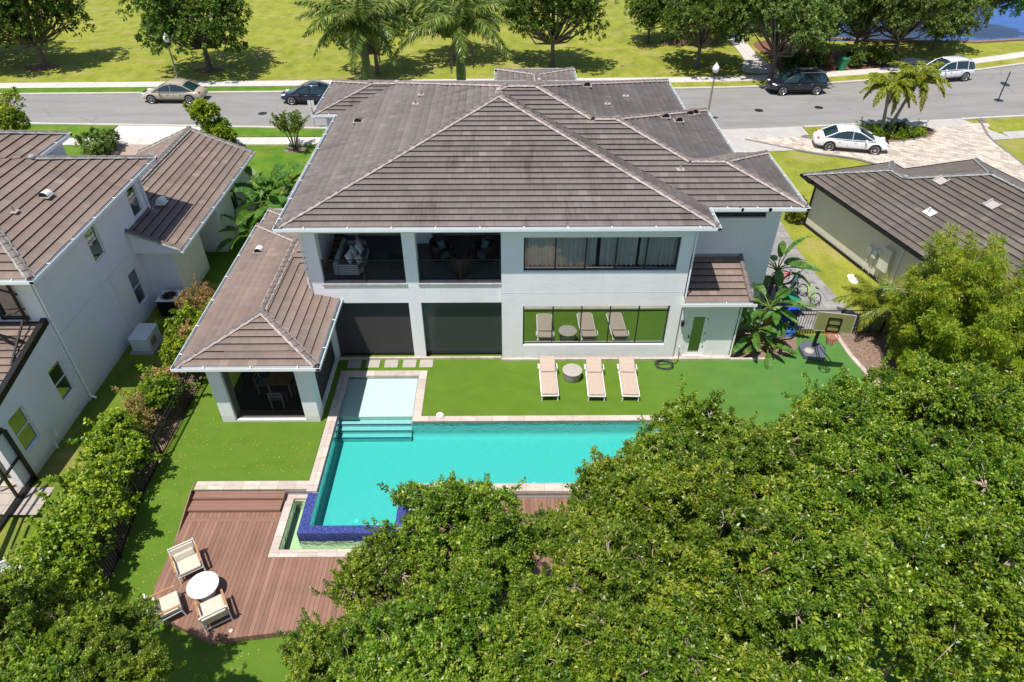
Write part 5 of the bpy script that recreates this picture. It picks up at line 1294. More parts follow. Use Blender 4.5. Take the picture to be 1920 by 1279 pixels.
mb.bar((-.27, .25, .42), (-.27, .3, .9), .04); mb.bar((.27, .25, .42), (.27, .3, .9), .04); mb.build('backrest', M_trim, nc)
for sx in (-1, 1):
    for sy in (-1, 1): mb = MB(); mb.bar((sx * .25, sy * .25, 0), (sx * .25, sy * .25, .42), .04); mb.build('leg', M_trim, nc)
# lamps and signs
def lamp(x, y, lb):
    t = empty('street_lamp', (x, y, 0), label=lb, cat='street lamp', group='street lamps along the road')
    m = MB(); m.lathe([(.16, 0), (.16, .1), (.10, .18), (.075, .5), (.06, 3.35)], n=12); m.build('pole', M_stone if lb.startswith('grey') else M_palmtrunk, t, smooth=True, autosmooth=30)
    m = MB(); m.lathe([(.06, 3.3), (.13, 3.38), (.15, 3.5), (.10, 3.6)], n=12); m.build('fitter', M_black, t)
    m = MB(); m.lathe([(.11, 3.56), (.20, 3.68), (.235, 3.84), (.20, 4.0), (.12, 4.08)], n=16); m.build('globe', M_lampglass, t, smooth=True)
    m = MB(); m.lathe([(.13, 4.06), (.10, 4.14), (.03, 4.2), (.015, 4.28)], n=12); m.build('cap', M_alu, t, smooth=True)
lamp(-26.9, 35.15, 'tall grey street lamp with acorn globe behind the champagne sedan'); lamp(14.6, 29.4 - 2.3, 'tall street lamp with acorn globe just beyond the main roof corner')
sg = empty('street_sign', (-13.85, 26.15, 0), label='small pale square sign on a thin pole at the near kerb', cat='sign')
mb = MB(); mb.tube([(0, 0, 0), (0, 0, 2.0)], .03, 6); mb.build('pole', M_stone, sg); mb = MB(); mb.box(-.22, -.02, 1.55, .22, .02, 2.0); mb.build('panel', M_alu, sg)
sg = empty('street_sign', (38.5, 31.4, 0), R(40), label='round sign seen edge on atop a dark pole on the right verge', cat='sign')
mb = MB(); mb.tube([(0, 0, 0), (0, 0, 2.3)], .045, 6); mb.build('pole', M_dark, sg); mb = MB(); mb.M = Matrix.Translation((0, 0, 1.35)) @ Matrix.Rotation(R(12), 4, 'X'); mb.lathe([(.001, 0), (.36, 0), (.36, .03), (.001, .03)], n=20); mb.build('panel', M_dark, sg)
mb = MB(); mb.box(-.12, -.02, .75, .12, .02, .95); mb.build('panel', M_dark, sg)

# ------------------------------------------------------------------ cars
def car(name, x, y, rz, pt, lb, kind='sedan', L=4.75, W_=1.82, H_=1.45, roofm=None, chrome=True):
    t = empty(name, (x, y, .004), R(rz), label=lb, cat='car')
    suv = kind == 'suv'
    hl = L / 2; hw = W_ / 2
    zb, belt = (.30, 1.00) if suv else (.22, .88)
    # stations: x, hood/deck height, half width factor
    if suv: st = [(-hl, .62, .80), (-hl + .10, .98, .92), (-hl + .45, 1.03, .98), (-hl + 1.2, belt, 1.0), (0, belt, 1.0), (hl - 1.35, belt - .02, .99), (hl - .7, .95, .96), (hl - .28, .86, .90), (hl - .06, .72, .80), (hl, .55, .70)]
    else: st = [(-hl, .55, .78), (-hl + .10, .84, .88), (-hl + .5, .92, .95), (-hl + 1.1, .93, .99), (0, belt, 1.0), (hl - 1.45, belt, .99), (hl - .8, .80, .95), (hl - .35, .70, .87), (hl - .07, .58, .76), (hl, .45, .66)]
    m = MB(); nsec = 9; vs = []; fs = []
    for (sx, zt, wf) in st:
        w = hw * wf; zl = zb + (.10 if abs(sx) > hl - .2 else 0)
        sec = [(-w * .90, zl), (-w, zl + .14), (-w, zt - .22), (-w * .95, zt - .06), (-w * .72, zt), (0, zt + .035)]
        sec = sec + [(-p[0], p[1]) for p in sec[:-1][::-1]]
        vs += [(sx, a, b) for a, b in sec]
    nn = 11
    for i in range(len(st) - 1):
        for k in range(nn - 1): b = i * nn + k; fs.append((b, b + 1, b + nn + 1, b + nn))
        fs.append((i * nn + nn - 1, i * nn, (i + 1) * nn, (i + 1) * nn + nn - 1))
    fs.append(tuple(range(nn))[::-1]); fs.append(tuple(range((len(st) - 1) * nn, len(st) * nn)))
    m.add(vs, fs); body = m.build('body', pt, t, smooth=True, subd=2)
    # greenhouse: one smooth loft, glass round the sides, front and back, painted roof
    wb, wt = hw * .93, hw * .70; zt = H_; zr = (.98 if suv else .90); zf_ = belt - .03
    if suv: gs = [(-hl + .10, zr, 0), (-hl + .22, zr + .30, 0), (-hl + .42, zt - .10, 1), (-hl + .9, zt - .02, 1), (-.3, zt, 1), (.25, zt - .03, 1), (.62, zt - .14, 0), (1.05, zt - .42, 0), (hl - .98, zf_, 0)]
    else: gs = [(-hl + .55, zr, 0), (-hl + .95, zr + .24, 0), (-hl + 1.30, zt - .12, 1), (-hl + 1.75, zt - .02, 1), (-.1, zt, 1), (.32, zt - .05, 1), (.62, zt - .17, 0), (.98, zt - .36, 0), (hl - .98, zf_, 0)]
    xr1 = gs[2][0]; xf1 = gs[5][0]; m = MB(); vs = []
    for k, (gx_, gz_, top) in enumerate(gs):
        e = 0 if 0 < k < len(gs) - 1 else 1; u = max(0, min(1, (gz_ - .9) / (zt - .9)))
        wbb = wb * (.90 if e else (.96 if k in (1, len(gs) - 2) else 1)); w2 = wbb + (wt - wbb) * u; zlow = min(gz_ - .015, belt - .04)
        vs += [(gx_, -wbb, zlow), (gx_, -w2, gz_ - .055 * (1 - e)), (gx_, -w2 * .86, gz_), (gx_, 0, gz_ + .035), (gx_, w2 * .86, gz_), (gx_, w2, gz_ - .055 * (1 - e)), (gx_, wbb, zlow)]
    gf = []; pf = []
    for k in range(len(gs) - 1):
        paint_ = gs[k][2] and gs[k + 1][2]
        for q in range(6):
            b = 7 * k + q; fc = (b, b + 1, b + 8, b + 7)
            (pf if (paint_ and 1 <= q <= 4) else gf).append(fc)
    m.add(vs, gf); m.build('window', M_carglass, t, smooth=True)
    m = MB(); m.add([(p[0], p[1], p[2] + .004) for p in vs], pf); r_ = m.build('roof', roofm or pt, t, smooth=True); md = r_.modifiers.new('s', 'SOLIDIFY'); md.thickness = .03; md.offset = 1
    m = MB()
    for s in (-1, 1):
        q = 1 if s < 0 else 5
        m.tube([vs[7 * k + q] for k in range(0, 4)], .035, 6); m.tube([vs[7 * k + q] for k in range(4, 9)], .032, 6)
        for k, w_ in ((4, .05), (3, .04) if suv else (4, .05)): m.bar((gs[k][0], s * (wb + .004), belt - .04), (gs[k][0], s * (wt + .012), gs[k][1] - .06), w_, .03)
        m.tube([(gs[0][0] + .1, s * wb * .92, zr - .02), (-.6, s * (wb + .012), belt), (.5, s * (wb + .012), belt), (gs[-1][0] - .1, s * wb * .93, zf_)], .022, 6)
    m.build('pillar', pt, t)
    if chrome:
        m = MB()
        for s in (-1, 1): m.bar((xr1 + .2, s * (wt - .02), zt + .01), (xf1 - .1, s * (wt - .02), zt), .02, .03)
        m.build('roof_rail', M_rim, t)
    r = .37 if suv else .34
    for sx in (-hl + .95, hl - .93):
        for s in (-1, 1):
            ring = [(sx + (r + .06) * math.cos(a * math.pi / 12), s * (hw * .99), r + (r + .06) * math.sin(a * math.pi / 12)) for a in range(24)]
            m = MB(); m.add(ring, [tuple(range(24))]); m.add([(p[0], s * (hw + .006), p[2]) for p in ring], [tuple(range(24))]); m.build('wheel_arch', M_black, t)
            m = MB(); m.tube([(sx, s * (hw - .18), r), (sx, s * (hw + .025), r)], r, 24); w_ = m.build('wheel', M_rubber, t, autosmooth=30)
            m = MB(); m.tube([(sx, s * (hw + .02), r), (sx, s * (hw + .032), r)], r * .28, 16)
            for a in range(6):
                an = a * math.pi / 3; m.bar((sx, s * (hw + .03), r), (sx + r * .68 * math.cos(an), s * (hw + .03), r + r * .68 * math.sin(an)), .07, .012)
            m.tube([(sx + r * .68 * math.cos(a * math.pi / 10), s * (hw + .03), r + r * .68 * math.sin(a * math.pi / 10)) for a in range(21)], .025, 5)
            m.build('rim', M_rim, w_)
    for s in (-1, 1):
        m = MB(); m.cbox((hl - .27, s * hw * .60, .66 if not suv else .80), (.28, .26, .09)); m.build('headlight', M_lampglass, t, bevel=.04)
        m = MB(); m.cbox((-hl + .20, s * hw * .66, .78 if not suv else .96), (.16, .28, .12)); m.build('tail_light', M_redglass, t, bevel=.04)
        m = MB(); m.cbox((hl - 1.62, s * (hw + .08), belt + .05), (.14, .18, .12)); m.build('mirror', pt, t, bevel=.03)
        m = MB(); m.cbox((.15, s * (hw + .004), belt - .14), (.18, .02, .03)); m.build('door_handle', M_rim if chrome else pt, t); m = MB(); m.cbox((-.85, s * (hw + .004), belt - .13), (.18, .02, .03)); m.build('door_handle', M_rim if chrome else pt, t)
    for s in (-1, 1):
        m = MB()
        for xx in (.62, -.32, -1.1): m.bar((xx, s * (hw + .001), zb + .18), (xx - .04, s * (hw * .985), belt - .04), .008, .008)
        m.bar((-hl + 1.4, s * (hw * .985), zb + .03), (hl - 1.4, s * (hw * .985), zb + .03), .04, .07)
        m.build('door_seam', M_black, t)
    m = MB(); m.cbox((hl - .05, 0, .42), (.12, hw * 1.0, .16)); m.cbox((hl - .07, 0, .62 if not suv else .72), (.12, hw * .75, .10)); m.build('grille', M_black, t, bevel=.02)
    return t
car('parked_car', -26.15, 32.25, 180 - 1, P_beige, 'champagne sedan parked at the far kerb beside the street lamp', L=4.85, H_=1.45)
car('parked_car', -15.3, 31.85, 180 - 2, P_navy, 'dark blue sedan at the far kerb, partly behind the main roof', L=4.6, H_=1.42)
car('parked_car', 23.35, 33.9, 180 + 3, P_dark, 'black crossover parked at the far kerb by the leaning oak trunk', 'suv', 4.65, 1.84, 1.68)
car('parked_car', 36.9, 37.0, 180 + 12, P_white, 'white crossover with tinted windows at the far kerb, partly behind the palm fronds', 'suv', 4.7, 1.84, 1.66)
car('parked_car', 23.15, 22.3, -13, P_white, 'white sedan standing on the pale paver driveway', L=4.75, H_=1.45, chrome=False)

# ------------------------------------------------------------------ VEGETATION
def rng(seed): return np.random.default_rng(seed)
def unit(v): return v / np.maximum(1e-9, np.linalg.norm(v, axis=-1, keepdims=True))
def leaves_mesh(name, P, D, N_, length, width, tint, mat, fold=.25, quads=None):
    """rhombic leaves: base P, direction D, blade normal N_, one folded quad each"""
    n = len(P); Sd = unit(np.cross(D, N_)); N2 = unit(np.cross(Sd, D))
    length = np.broadcast_to(np.asarray(length), (n,))[:, None]; width = np.broadcast_to(np.asarray(width), (n,))[:, None]
    V = np.empty((n, 4, 3)); mid = P + D * length * .45
    V[:, 0] = P; V[:, 1] = mid + Sd * width * .5 + N2 * width * fold; V[:, 2] = P + D * length - N2 * length * .12; V[:, 3] = mid - Sd * width * .5 + N2 * width * fold
    me = bpy.data.meshes.new(name); me.vertices.add(4 * n); me.vertices.foreach_set('co', V.reshape(-1).astype(np.float32))
    me.loops.add(4 * n); me.loops.foreach_set('vertex_index', np.arange(4 * n, dtype=np.int32))
    me.polygons.add(n); me.polygons.foreach_set('loop_start', np.arange(0, 4 * n, 4, dtype=np.int32)); me.polygons.foreach_set('loop_total', np.full(n, 4, dtype=np.int32))
    at = me.attributes.new('tint', 'FLOAT', 'FACE'); at.data.foreach_set('value', np.clip(tint, 0, 1).astype(np.float32))
    me.materials.append(mat); me.update(calc_edges=True); return me
def sphere_dirs(r, n, up=-1.0):
    v = unit(r.normal(size=(n * 3, 3))); v = v[v[:, 2] > up][:n]; return v
def sprigs(r, C, A, per, slen, llen, lwid, spread=.9):
    """C sprig bases, A sprig axes -> leaves set around each axis"""
    n = len(C); t = r.random((n, per)); ax = np.repeat(A[:, None], per, 1)
    rnd = unit(r.normal(size=(n, per, 3))); perp = unit(rnd - ax * np.sum(rnd * ax, -1, keepdims=True))
    P = C[:, None] + ax * (t * slen)[..., None] + perp * .015
    D = unit(ax * (1 - spread * .6) + perp * spread + np.array([0, 0, .1]))
    N_ = unit(np.array([0, 0, 1.0]) + .55 * r.normal(size=(n, per, 3)))
    L = llen * (.6 + .7 * r.random((n, per)))
    return P.reshape(-1, 3), D.reshape(-1, 3), N_.reshape(-1, 3), L.reshape(-1), (L * lwid).reshape(-1)
def crown_mesh(name, seed, Rx, Rz, nl, ncl, per, slen, llen, lw, mat, lobe=.34, flat_bottom=-.55, whips=0, tb=.0, droop=0.0, holes=0):
    """lumpy crown made of lobes; returns mesh, lobe centres"""
    r = rng(seed)
    d = sphere_dirs(r, nl, flat_bottom); rad = .45 + .42 * r.random(nl) ** .6
    LC = d * rad[:, None] * np.array([Rx, Rx, Rz]); LR = Rx * lobe * (.65 + .6 * r.random(nl))
    LC = np.vstack([LC, [[0, 0, 0]]]); LR = np.append(LR, Rx * .36)
    w = LR ** 2; w = w / w.sum(); k = r.choice(len(LC), ncl, p=w)
    dd = unit(r.normal(size=(ncl, 3)) + np.array([0, 0, .35])); rr = (.55 + .52 * r.random(ncl) ** .5)
    C = LC[k] + dd * (LR[k] * rr)[:, None] * np.array([1, 1, .8])
    if holes:
        q_ = C * (2.6 / Rx) * 2; nz = np.sin(q_[:, 0] * 1.7 + seed) * np.sin(q_[:, 1] * 1.9 + 1.3 * seed) + .7 * np.sin(q_[:, 0] * 3.3 - q_[:, 1] * 2.7) * np.cos(q_[:, 2] * 3.1 + seed)
        kp = nz > -holes; C = C[kp]; dd = dd[kp]; k = k[kp]; ncl = len(C)
    C += .25 * LR[k][:, None] * np.sin(C[:, [1, 2, 0]] * 3.1 + seed)
    A = unit(dd * .8 + unit(C + 1e-6) * .5 + np.array([0, 0, .45 - droop]) + .35 * r.normal(size=(ncl, 3)))
    if whips:
        wk = r.choice(len(C), whips); S_ = []; SA = []
        for i in wk:
            a = unit(dd[i] + np.array([0, 0, .5]) + .3 * r.normal(size=3)); L = .25 + .55 * r.random()
            for t in np.linspace(.1, L, 7): S_.append(C[i] + a * t); SA.append(unit(a + .4 * r.normal(size=3)))
        C = np.vstack([C, S_]); A = np.vstack([A, SA])
    P, D, N_, L, Wd = sprigs(r, C, A, per, slen, llen, lw)
    tc = np.repeat(np.clip(.42 + .20 * r.normal(size=len(C)) + tb + .12 * np.sin(C[:, 0] * 2 + C[:, 1] * 1.7 + seed), 0, 1), per)
    tint = np.clip(tc + .16 * r.normal(size=len(P)), 0, .96); tint[r.random(len(P)) < .005] = 1
    return leaves_mesh(name, P, D, N_, L, Wd, tint, mat), LC, LR, C, A
def limbs(seed, base, top, LC, LR, C, r0, mat_name='trunk', twigs=120, tw=.006, lean=(0, 0)):
    """trunk + limbs as one mesh, in tree-local coordinates (crown centre = top)"""
    r = rng(seed); m = MB(); fork = Vector((lean[0] * .6, lean[1] * .6, base + (top - base) * .42))
    m.tube([(0, 0, base), (lean[0] * .1, lean[1] * .1, base + .12 * (top - base)), tuple(fork)], [r0 * 1.25, r0, r0 * .8], 9)
    for c, R_ in zip(LC, LR):
        e = Vector((c[0], c[1], top + c[2])); mid = fork.lerp(e, .5) + Vector((0, 0, -.10 * (e - fork).length)) + Vector(r.normal(size=3) * .12)
        m.tube([fork - Vector((0, 0, .1)), mid, e], [r0 * .5, r0 * .32, r0 * .12], 6)
    idx = r.choice(len(C), min(twigs, len(C)), replace=False)
    for i in idx:
        c = C[i]; k = int(np.argmin(np.linalg.norm(LC - c, axis=1))); a = Vector((LC[k][0], LC[k][1], top + LC[k][2])); b = Vector((c[0], c[1], top + c[2]))
        mid = a.lerp(b, .55) + Vector(r.normal(size=3) * .08); m.tube([a.lerp(b, .15), mid, b.lerp(mid, -.25)], [tw * 2.4, tw * 1.5, tw * .6], 4, 1, cap=False)
    return m
def link(name, me, parent, loc=(0, 0, 0)):
    o = bpy.data.objects.new(name, me); COL.objects.link(o); o.parent = parent; o.location = loc; return o

# ---- near trees behind the deck
def near_proto(seed, Rr, ncl):
    me, LC, LR, C, A = crown_mesh('crown', seed, Rr, Rr * .9, 32, ncl, 18, .17, .088, .45, L_fore, lobe=.225, flat_bottom=-.35, whips=150, holes=.42)
    tr = limbs(seed, -4.0, 0, LC, LR, C, .10, twigs=620, tw=.0075)
    return me, tr
protos = []
for sd_ in (11, 23, 37, 51):
    t = empty('broadleaf_tree', label='', cat='tree'); me, tr = near_proto(sd_, 2.0, 5400)
    link('crown', me, t); tr.build('trunk', [M_bark, M_twig], t); protos.append(t)
NEAR = [(-1.15, -11.85, 3.95, 1.78), (-2.65, -13.0, 3.6, 1.45), (-.5, -14.3, 4.1, 1.75), (3.2, -11.0, 3.8, 1.65), (5.05, -9.35, 4.1, 1.8), (6.85, -10.1, 4.0, 1.9), (9.99, -8.0, 3.7, 1.95), (12.32, -8.16, 4.0, 2.1), (14.4, -8.4, 4.2, 2.15), (2.25, -14.0, 4.3, 1.8), (4.6, -12.6, 4.3, 1.95), (7.2, -12.1, 4.3, 2.05), (9.6, -11.2, 4.3, 2.1), (11.9, -11.4, 4.5, 2.2),
        (-3.6, -14.9, 3.5, 1.2), (-1.6, -15.7, 4.1, 1.7), (.6, -16.1, 4.3, 1.75), (2.75, -16.1, 4.4, 1.8), (4.92, -14.9, 4.5, 1.9), (7.0, -14.5, 4.6, 2.0), (9.1, -14.1, 4.6, 2.05), (11.3, -13.8, 4.6, 2.15), (8.3, -9.7, 3.4, 1.7),
        (-9.75, -14.1, 3.2, 1.4), (-8.6, -15.1, 3.1, 1.15), (-11.6, -14.1, 3.3, 1.5), (-10.3, -15.8, 3.7, 1.5), (1.25, -11.3, 3.4, .72)]
NL = ['glossy leaved tree in front of the pool corner, its ragged top against the turquoise water', 'glossy leaved tree overhanging the overflow basin corner', 'glossy leaved tree with a gap of brown deck on its right side', 'glossy leaved tree right of the gap where the deck shows', 'tree whose top reaches the loungers turf, hiding the long pool edge', 'tree hiding the far pool end, lower than its left neighbour', 'tree crown beside the green court below the basketball hoop', 'tree crown below the bamboo, touching the mulch bed', 'tree crown at the right picture edge below the bamboo', 'glossy leaved tree in the second row below the deck gap', 'tree in the middle of the canopy, right of the deck gap', 'tree deep inside the canopy below the hidden pool end', 'tree deep inside the canopy below the green court', 'tree deep inside the canopy at the right edge, second row',
      'small crown at the left tip of the canopy beside the open turf', 'tree at the bottom edge just right of the canopy tip', 'tree at the bottom edge left of the picture middle', 'tree at the bottom edge at the picture middle', 'tree in the bottom row right of the picture middle', 'tree in the bottom row, third from the right edge', 'tree in the bottom row, second from the right edge', 'tree filling the bottom right corner', 'low crown filling the hollow between the pool end trees',
      'tree at the bottom left whose twigs overlap the hidden lounge chair', 'small crown at the bottom left nearest the open turf', 'tree at the bottom left merging into the hedge', 'tree cut by the bottom edge at the left corner', 'small sparse crown in the deck gap between two larger trees']
for k, (x, y, z, Rr) in enumerate(NEAR):
    p = protos[k % 4]; o = p if k < 4 else copy_tree(p); s_ = Rr / 2.0
    o.location = (x, y, z + (.45, -.35, .1, -.5, .3)[k % 5] * (k > 5)); o.scale = (s_, s_, s_ * 1.0); o.rotation_euler = (0, 0, k * 1.9 + .6); o['label'] = NL[k]; o['group'] = 'glossy leaved trees between the deck and the camera'
# ---- park oaks
def oak_proto(seed, Rx, Rz, ncl, mat, llen=.26, per=12, lobe=.3, nl=26, base=-4.6, r0=.22, cat='tree', name='oak_tree', fb=-.3):
    t = empty(name, label='', cat=cat)
    me, LC, LR, C, A = crown_mesh('crown', seed, Rx, Rz, nl, ncl, per, .34, llen, .5, mat, lobe=lobe, flat_bottom=fb, whips=25)
    link('crown', me, t); limbs(seed, base, 0, LC, LR, C, r0, twigs=60, tw=.02).build('trunk', [M_bark, M_bark], t); return t
OP = [oak_proto(101, 4.9, 3.5, 2300, L_oak, lobe=.25, nl=40, fb=-.62), oak_proto(117, 4.9, 3.5, 2300, L_oak, lobe=.25, nl=40, fb=-.62)]
OPW = [oak_proto(131, 4.6, 3.5, 2500, L_oak2, lobe=.26, nl=38, fb=-.62)]
OAKS = [(-41.3, 41.4, 4.6, 1.0, 0, 'dark green park oak at the left edge with a broad shadow'), (-47.6, 43.5, 4.3, .95, 1, 'park oak cut by the left picture edge'), (-26.2, 40.2, 4.7, 1.02, 1, 'rounded park oak behind the left street lamp'), (-11.2, 38.6, 4.6, .85, 0, 'park oak behind the left royal palm'), (-4.8, 43.0, 5.0, .82, 1, 'park oak standing behind the right royal palm'), (4.0, 40.9, 4.9, .92, 0, 'park oak just right of the royal palms above the porch roof'),
        (16.8, 40.3, 4.4, .84, 1, 'park oak left of the curving path'), (13.8, 48.6, 3.0, .62, 0, 'small round park oak behind the one left of the path'), (22.1, 36.5, 5.2, .84, 'W', 'leaning oak rooted between pavement and kerb behind the black crossover'), (25.9, 41.2, 4.4, .82, 'W', 'dense oak on the mulch bed right of the path'), (28.6, 43.8, 4.2, .78, 'W', 'oak on the mulch bed in front of the lake'), (31.6, 42.6, 4.9, .82, 'W', 'oak above the dark green litter bin, lake behind'),
        (34.9, 41.9, 5.0, .86, 'W', 'oak beside the pale memorial slab'), (40.4, 46.0, 3.0, .72, 'W', 'low dense oak on the lake bank with a wide dark shadow'), (19.5, 50, 4.2, .8, 0, 'oak above the path near the top picture edge'), (36.0, 50.5, 5.2, .9, 'W', 'oak behind the memorial slab against the blue lake'), (26.0, 52.5, 5.0, .95, 0, 'tall oak at the top edge behind the mulch bed')]
used = set()
for k, (x, y, z, s_, kk, lb) in enumerate(OAKS):
    p = OPW[0] if kk == 'W' else OP[kk]
    o = p if id(p) not in used else copy_tree(p); used.add(id(p))
    o.location = (x, y, z * .98); o.scale = (s_, s_, s_); o.rotation_euler = (R(4) if kk == 'W' else 0, 0, k * 2.3); o['label'] = lb; o['group'] = 'trees in the park beyond the road'
    for ch in o.children:
        if ch.name.startswith('trunk'): ch.scale = (1, 1, max(.8, z * .98 / (4.6 * s_)))
cy = oak_proto(151, 3.6, 3.6, 2300, L_cyp, llen=.24, per=13, lobe=.30, nl=34, base=-4.5, name='cypress_tree', fb=-.9)
cy.location = (48.3, 51.5, 4.8); cy.scale = (.85, .85, .85); tag(cy, 'bright green feathery tree at the lake edge, paler than the oaks')
c2 = copy_tree(cy); c2.location = (42.3, 52, 5.0); c2.rotation_euler = (0, 0, 2); c2.scale = (.9, .9, .9); c2['label'] = 'bright green tree behind the low lake bank oak'
# ---- shrubs
def shrub(name, loc, Rx, Rz, ncl, mat, lb, cat='shrub', per=12, llen=.10, slen=.16, seed=1, lobe=.36, group=None, fb=-.4, rz=0, stem=True, lw=.5, tb=0):
    t = empty(name, loc, rz, label=lb, cat=cat, group=group)
    me, LC, LR, C, A = crown_mesh('foliage', seed, Rx, Rz, 14, ncl, per, slen, llen, lw, mat, lobe=lobe, flat_bottom=fb, whips=8, tb=tb)
    link('foliage', me, t)
    if stem: limbs(seed, -Rz * .95 if loc[2] > .2 else -.1, 0, LC, LR, C, .035, twigs=20, tw=.005).build('stem', [M_bark, M_twig], t)
    return t
HG = 'hedge shrubs between the lawn and the black fence'
hl_ = [((-13.68, 2.6, .95), 0.75, 1.0, L_rust, 'rust red shrub at the far end of the hedge near the condenser'), ((-13.68, 1.2, .75), 0.75, .8, L_hedge, 'green hedge shrub between two rusty ones opposite the generator'), ((-13.03, .3, .70), 0.62, .75, L_rust, 'pinkish dry shrub under the pavilion eave'), ((-13.08, -.9, .8), 0.75, .85, L_hedge, 'dark green hedge shrub at the pavilion corner'), ((-13.48, -2.2, .6), 0.62, .65, L_rust, 'brown dying shrub beside the fence by the pavilion'), ((-13.23, -3.1, .8), 0.79, .9, L_hedge, 'hedge shrub left of the front pavilion column'),
       ((-13.28, -4.3, .85), 0.66, .8, L_rust, 'tan dying shrub in the middle of the hedge'), ((-13.68, -5.2, .8), 0.84, .9, L_hedge, 'hedge shrub opposite the two lower neighbour windows'), ((-13.18, -6.3, .8), 0.92, 1.1, L_hedge, 'full green hedge shrub opposite the flagstone patio'), ((-13.38, -7.5, .7), 1.01, 1.2, L_hedge, 'large yellow green hedge shrub left of the deck steps'), ((-13.18, -8.7, .6), 1.06, 1.25, L_hedge, 'large hedge shrub overhanging the fence beside the deck'), ((-13.48, -10.0, .5), 1.06, 1.3, L_hedge, 'bright hedge shrub beside the white metal chair'), ((-12.88, -11.2, .6), 0.97, 1.25, L_hedge, 'hedge shrub opposite the lounge chairs'), ((-13.88, -12.2, .6), 1.06, 1.3, L_hedge, 'hedge shrub merging into the bottom left trees')]
for k, (loc, rx, rz_, mt, lb) in enumerate(hl_): shrub('hedge_shrub', loc, rx, rz_, 360 if mt is L_rust else int(560 * rx), mt, lb, seed=200 + k, group=HG, llen=.115 if mt is L_hedge else .07, lw=.55, rz=k)
shrub('bush', (-27.2, 22.1, .5), 1.25, .55, 420, L_oak2, 'low grey green bush beside the neighbour driveway', seed=300, llen=.16)
shrub('bush', (-12.1, 14.6, .6), .9, .5, 300, L_rust, 'pinkish low bush behind the left bird of paradise plants', seed=301)
shrub('bush', (16.2, 12.3, .45), .65, .5, 260, L_yel, 'yellow variegated bush at the corner of the cream garage', seed=302, llen=.14)
for k, (x, y, z, s_) in enumerate([(-19.9, 22.6, 1.9, 1.0), (-19.1, 22.4, .9, .85)]):
    shrub('small_tree', (x, y, z), .95 * s_, 1.3 * s_, 520, L_hedge, ['rounded magnolia like tree behind the neighbour garage ridge', 'lower shrub right of the rounded tree behind the garage'][k], cat='tree', seed=310 + k, llen=.17, lw=.5, fb=-.9)
shrub('small_tree', (-33.0, 22.0, 2.6), 1.6, 1.6, 800, L_hedge, 'bright green small tree at the left edge above the neighbour roof', cat='tree', seed=315, llen=.18, fb=-.9)
bs = [(26.0, 24.3, .36), (26.55, 23.85, .36), (27.35, 23.9, .38), (28.0, 23.95, .38), (28.6, 24.15, .34), (29.0, 24.35, .30), (26.9, 24.9, .42), (27.9, 25.2, .46), (25.1, 24.9, .40)]
for k, (x, y, r_) in enumerate(bs):
    shrub('clipped_shrub', (x, y, r_ * .7), r_ * .72, r_ * .66, 150, L_hedge if k < 6 else L_oak, 'clipped round shrub number %d along the island bed' % k if False else ['yellow green clipped ball, first from the left in the front row of the island bed', 'yellow green clipped ball, second in the front row of the island bed', 'yellow green clipped ball, third in the front row of the island bed', 'yellow green clipped ball, fourth in the front row of the island bed', 'yellow green clipped ball, fifth in the front row of the island bed', 'small clipped ball at the right tip of the island bed', 'dark clipped shrub behind the palm trunks', 'tall dark clipped shrub right of the palm trunks', 'dark clipped shrub left of the palm trunks'][k], seed=330 + k, llen=.07, slen=.08, group='clipped shrubs in the island bed', stem=False, lobe=.75, fb=-1)
for k, (x, y) in enumerate([(26.4, 40.2), (28.0, 41.0), (31.0, 40.6), (32.6, 41.4), (25.2, 40.0), (33.6, 40.8)]):
    shrub('understorey_shrub', (x, y, .5), .9, .6, 240, [L_oak, L_rust, L_oak, L_hedge, L_oak, L_oak2][k], ['dark shrub at the foot of the mulch bed oaks', 'reddish shrub in the middle of the mulch bed', 'dark shrub left of the litter bin oak', 'green shrub right of the litter bin', 'low shrub by the path edge on the mulch', 'grey green shrub near the memorial slab'][k], seed=350 + k, llen=.17, group='shrubs on the park mulch bed')
# ---- palms
def frond_mesh(name, seed, L, droop, nleaf, ll, lw, mat, hang=.5, v=.35, rows=2):
    """arched feather frond along +x"""
    r = rng(seed); s_ = np.linspace(0, 1, nleaf)
    def pt(t): return np.stack([L * t * (1 - .18 * droop * t), 0 * t, L * (.40 * t - (.45 + .42 * droop) * t ** 2.3)], -1)
    base = pt(s_ * .97 + .03); tan = unit(pt(s_ * .97 + .04) - base); P = []; D = []; N_ = []; Ls = []
    for sg in [-1, 1] * (rows // 2):
        side = np.array([0, sg, 0.0]); l = ll * (np.sin(np.pi * (.12 + .86 * s_)) ** .6) * (.85 + .3 * r.random(nleaf))
        d = unit(side * (.8 + .2 * r.random((nleaf, 1))) + tan * .55 + np.array([0, 0, -1.0]) * (hang + .35 * r.random((nleaf, 1))) + v * r.normal(size=(nleaf, 3)) * .5)
        P.append(base); D.append(d); N_.append(unit(tan * .3 + np.array([0, 0, 1.]) + .3 * r.normal(size=(nleaf, 3)))); Ls.append(l)
    P = np.vstack(P); D = np.vstack(D); N_ = np.vstack(N_); Ls = np.concatenate(Ls)
    me = leaves_mesh(name, P, D, N_, Ls, lw, np.clip(.45 + .25 * r.normal(size=len(P)), 0, 1), mat, fold=.1)
    return me, [tuple(p) for p in pt(np.linspace(0, 1, 9))]
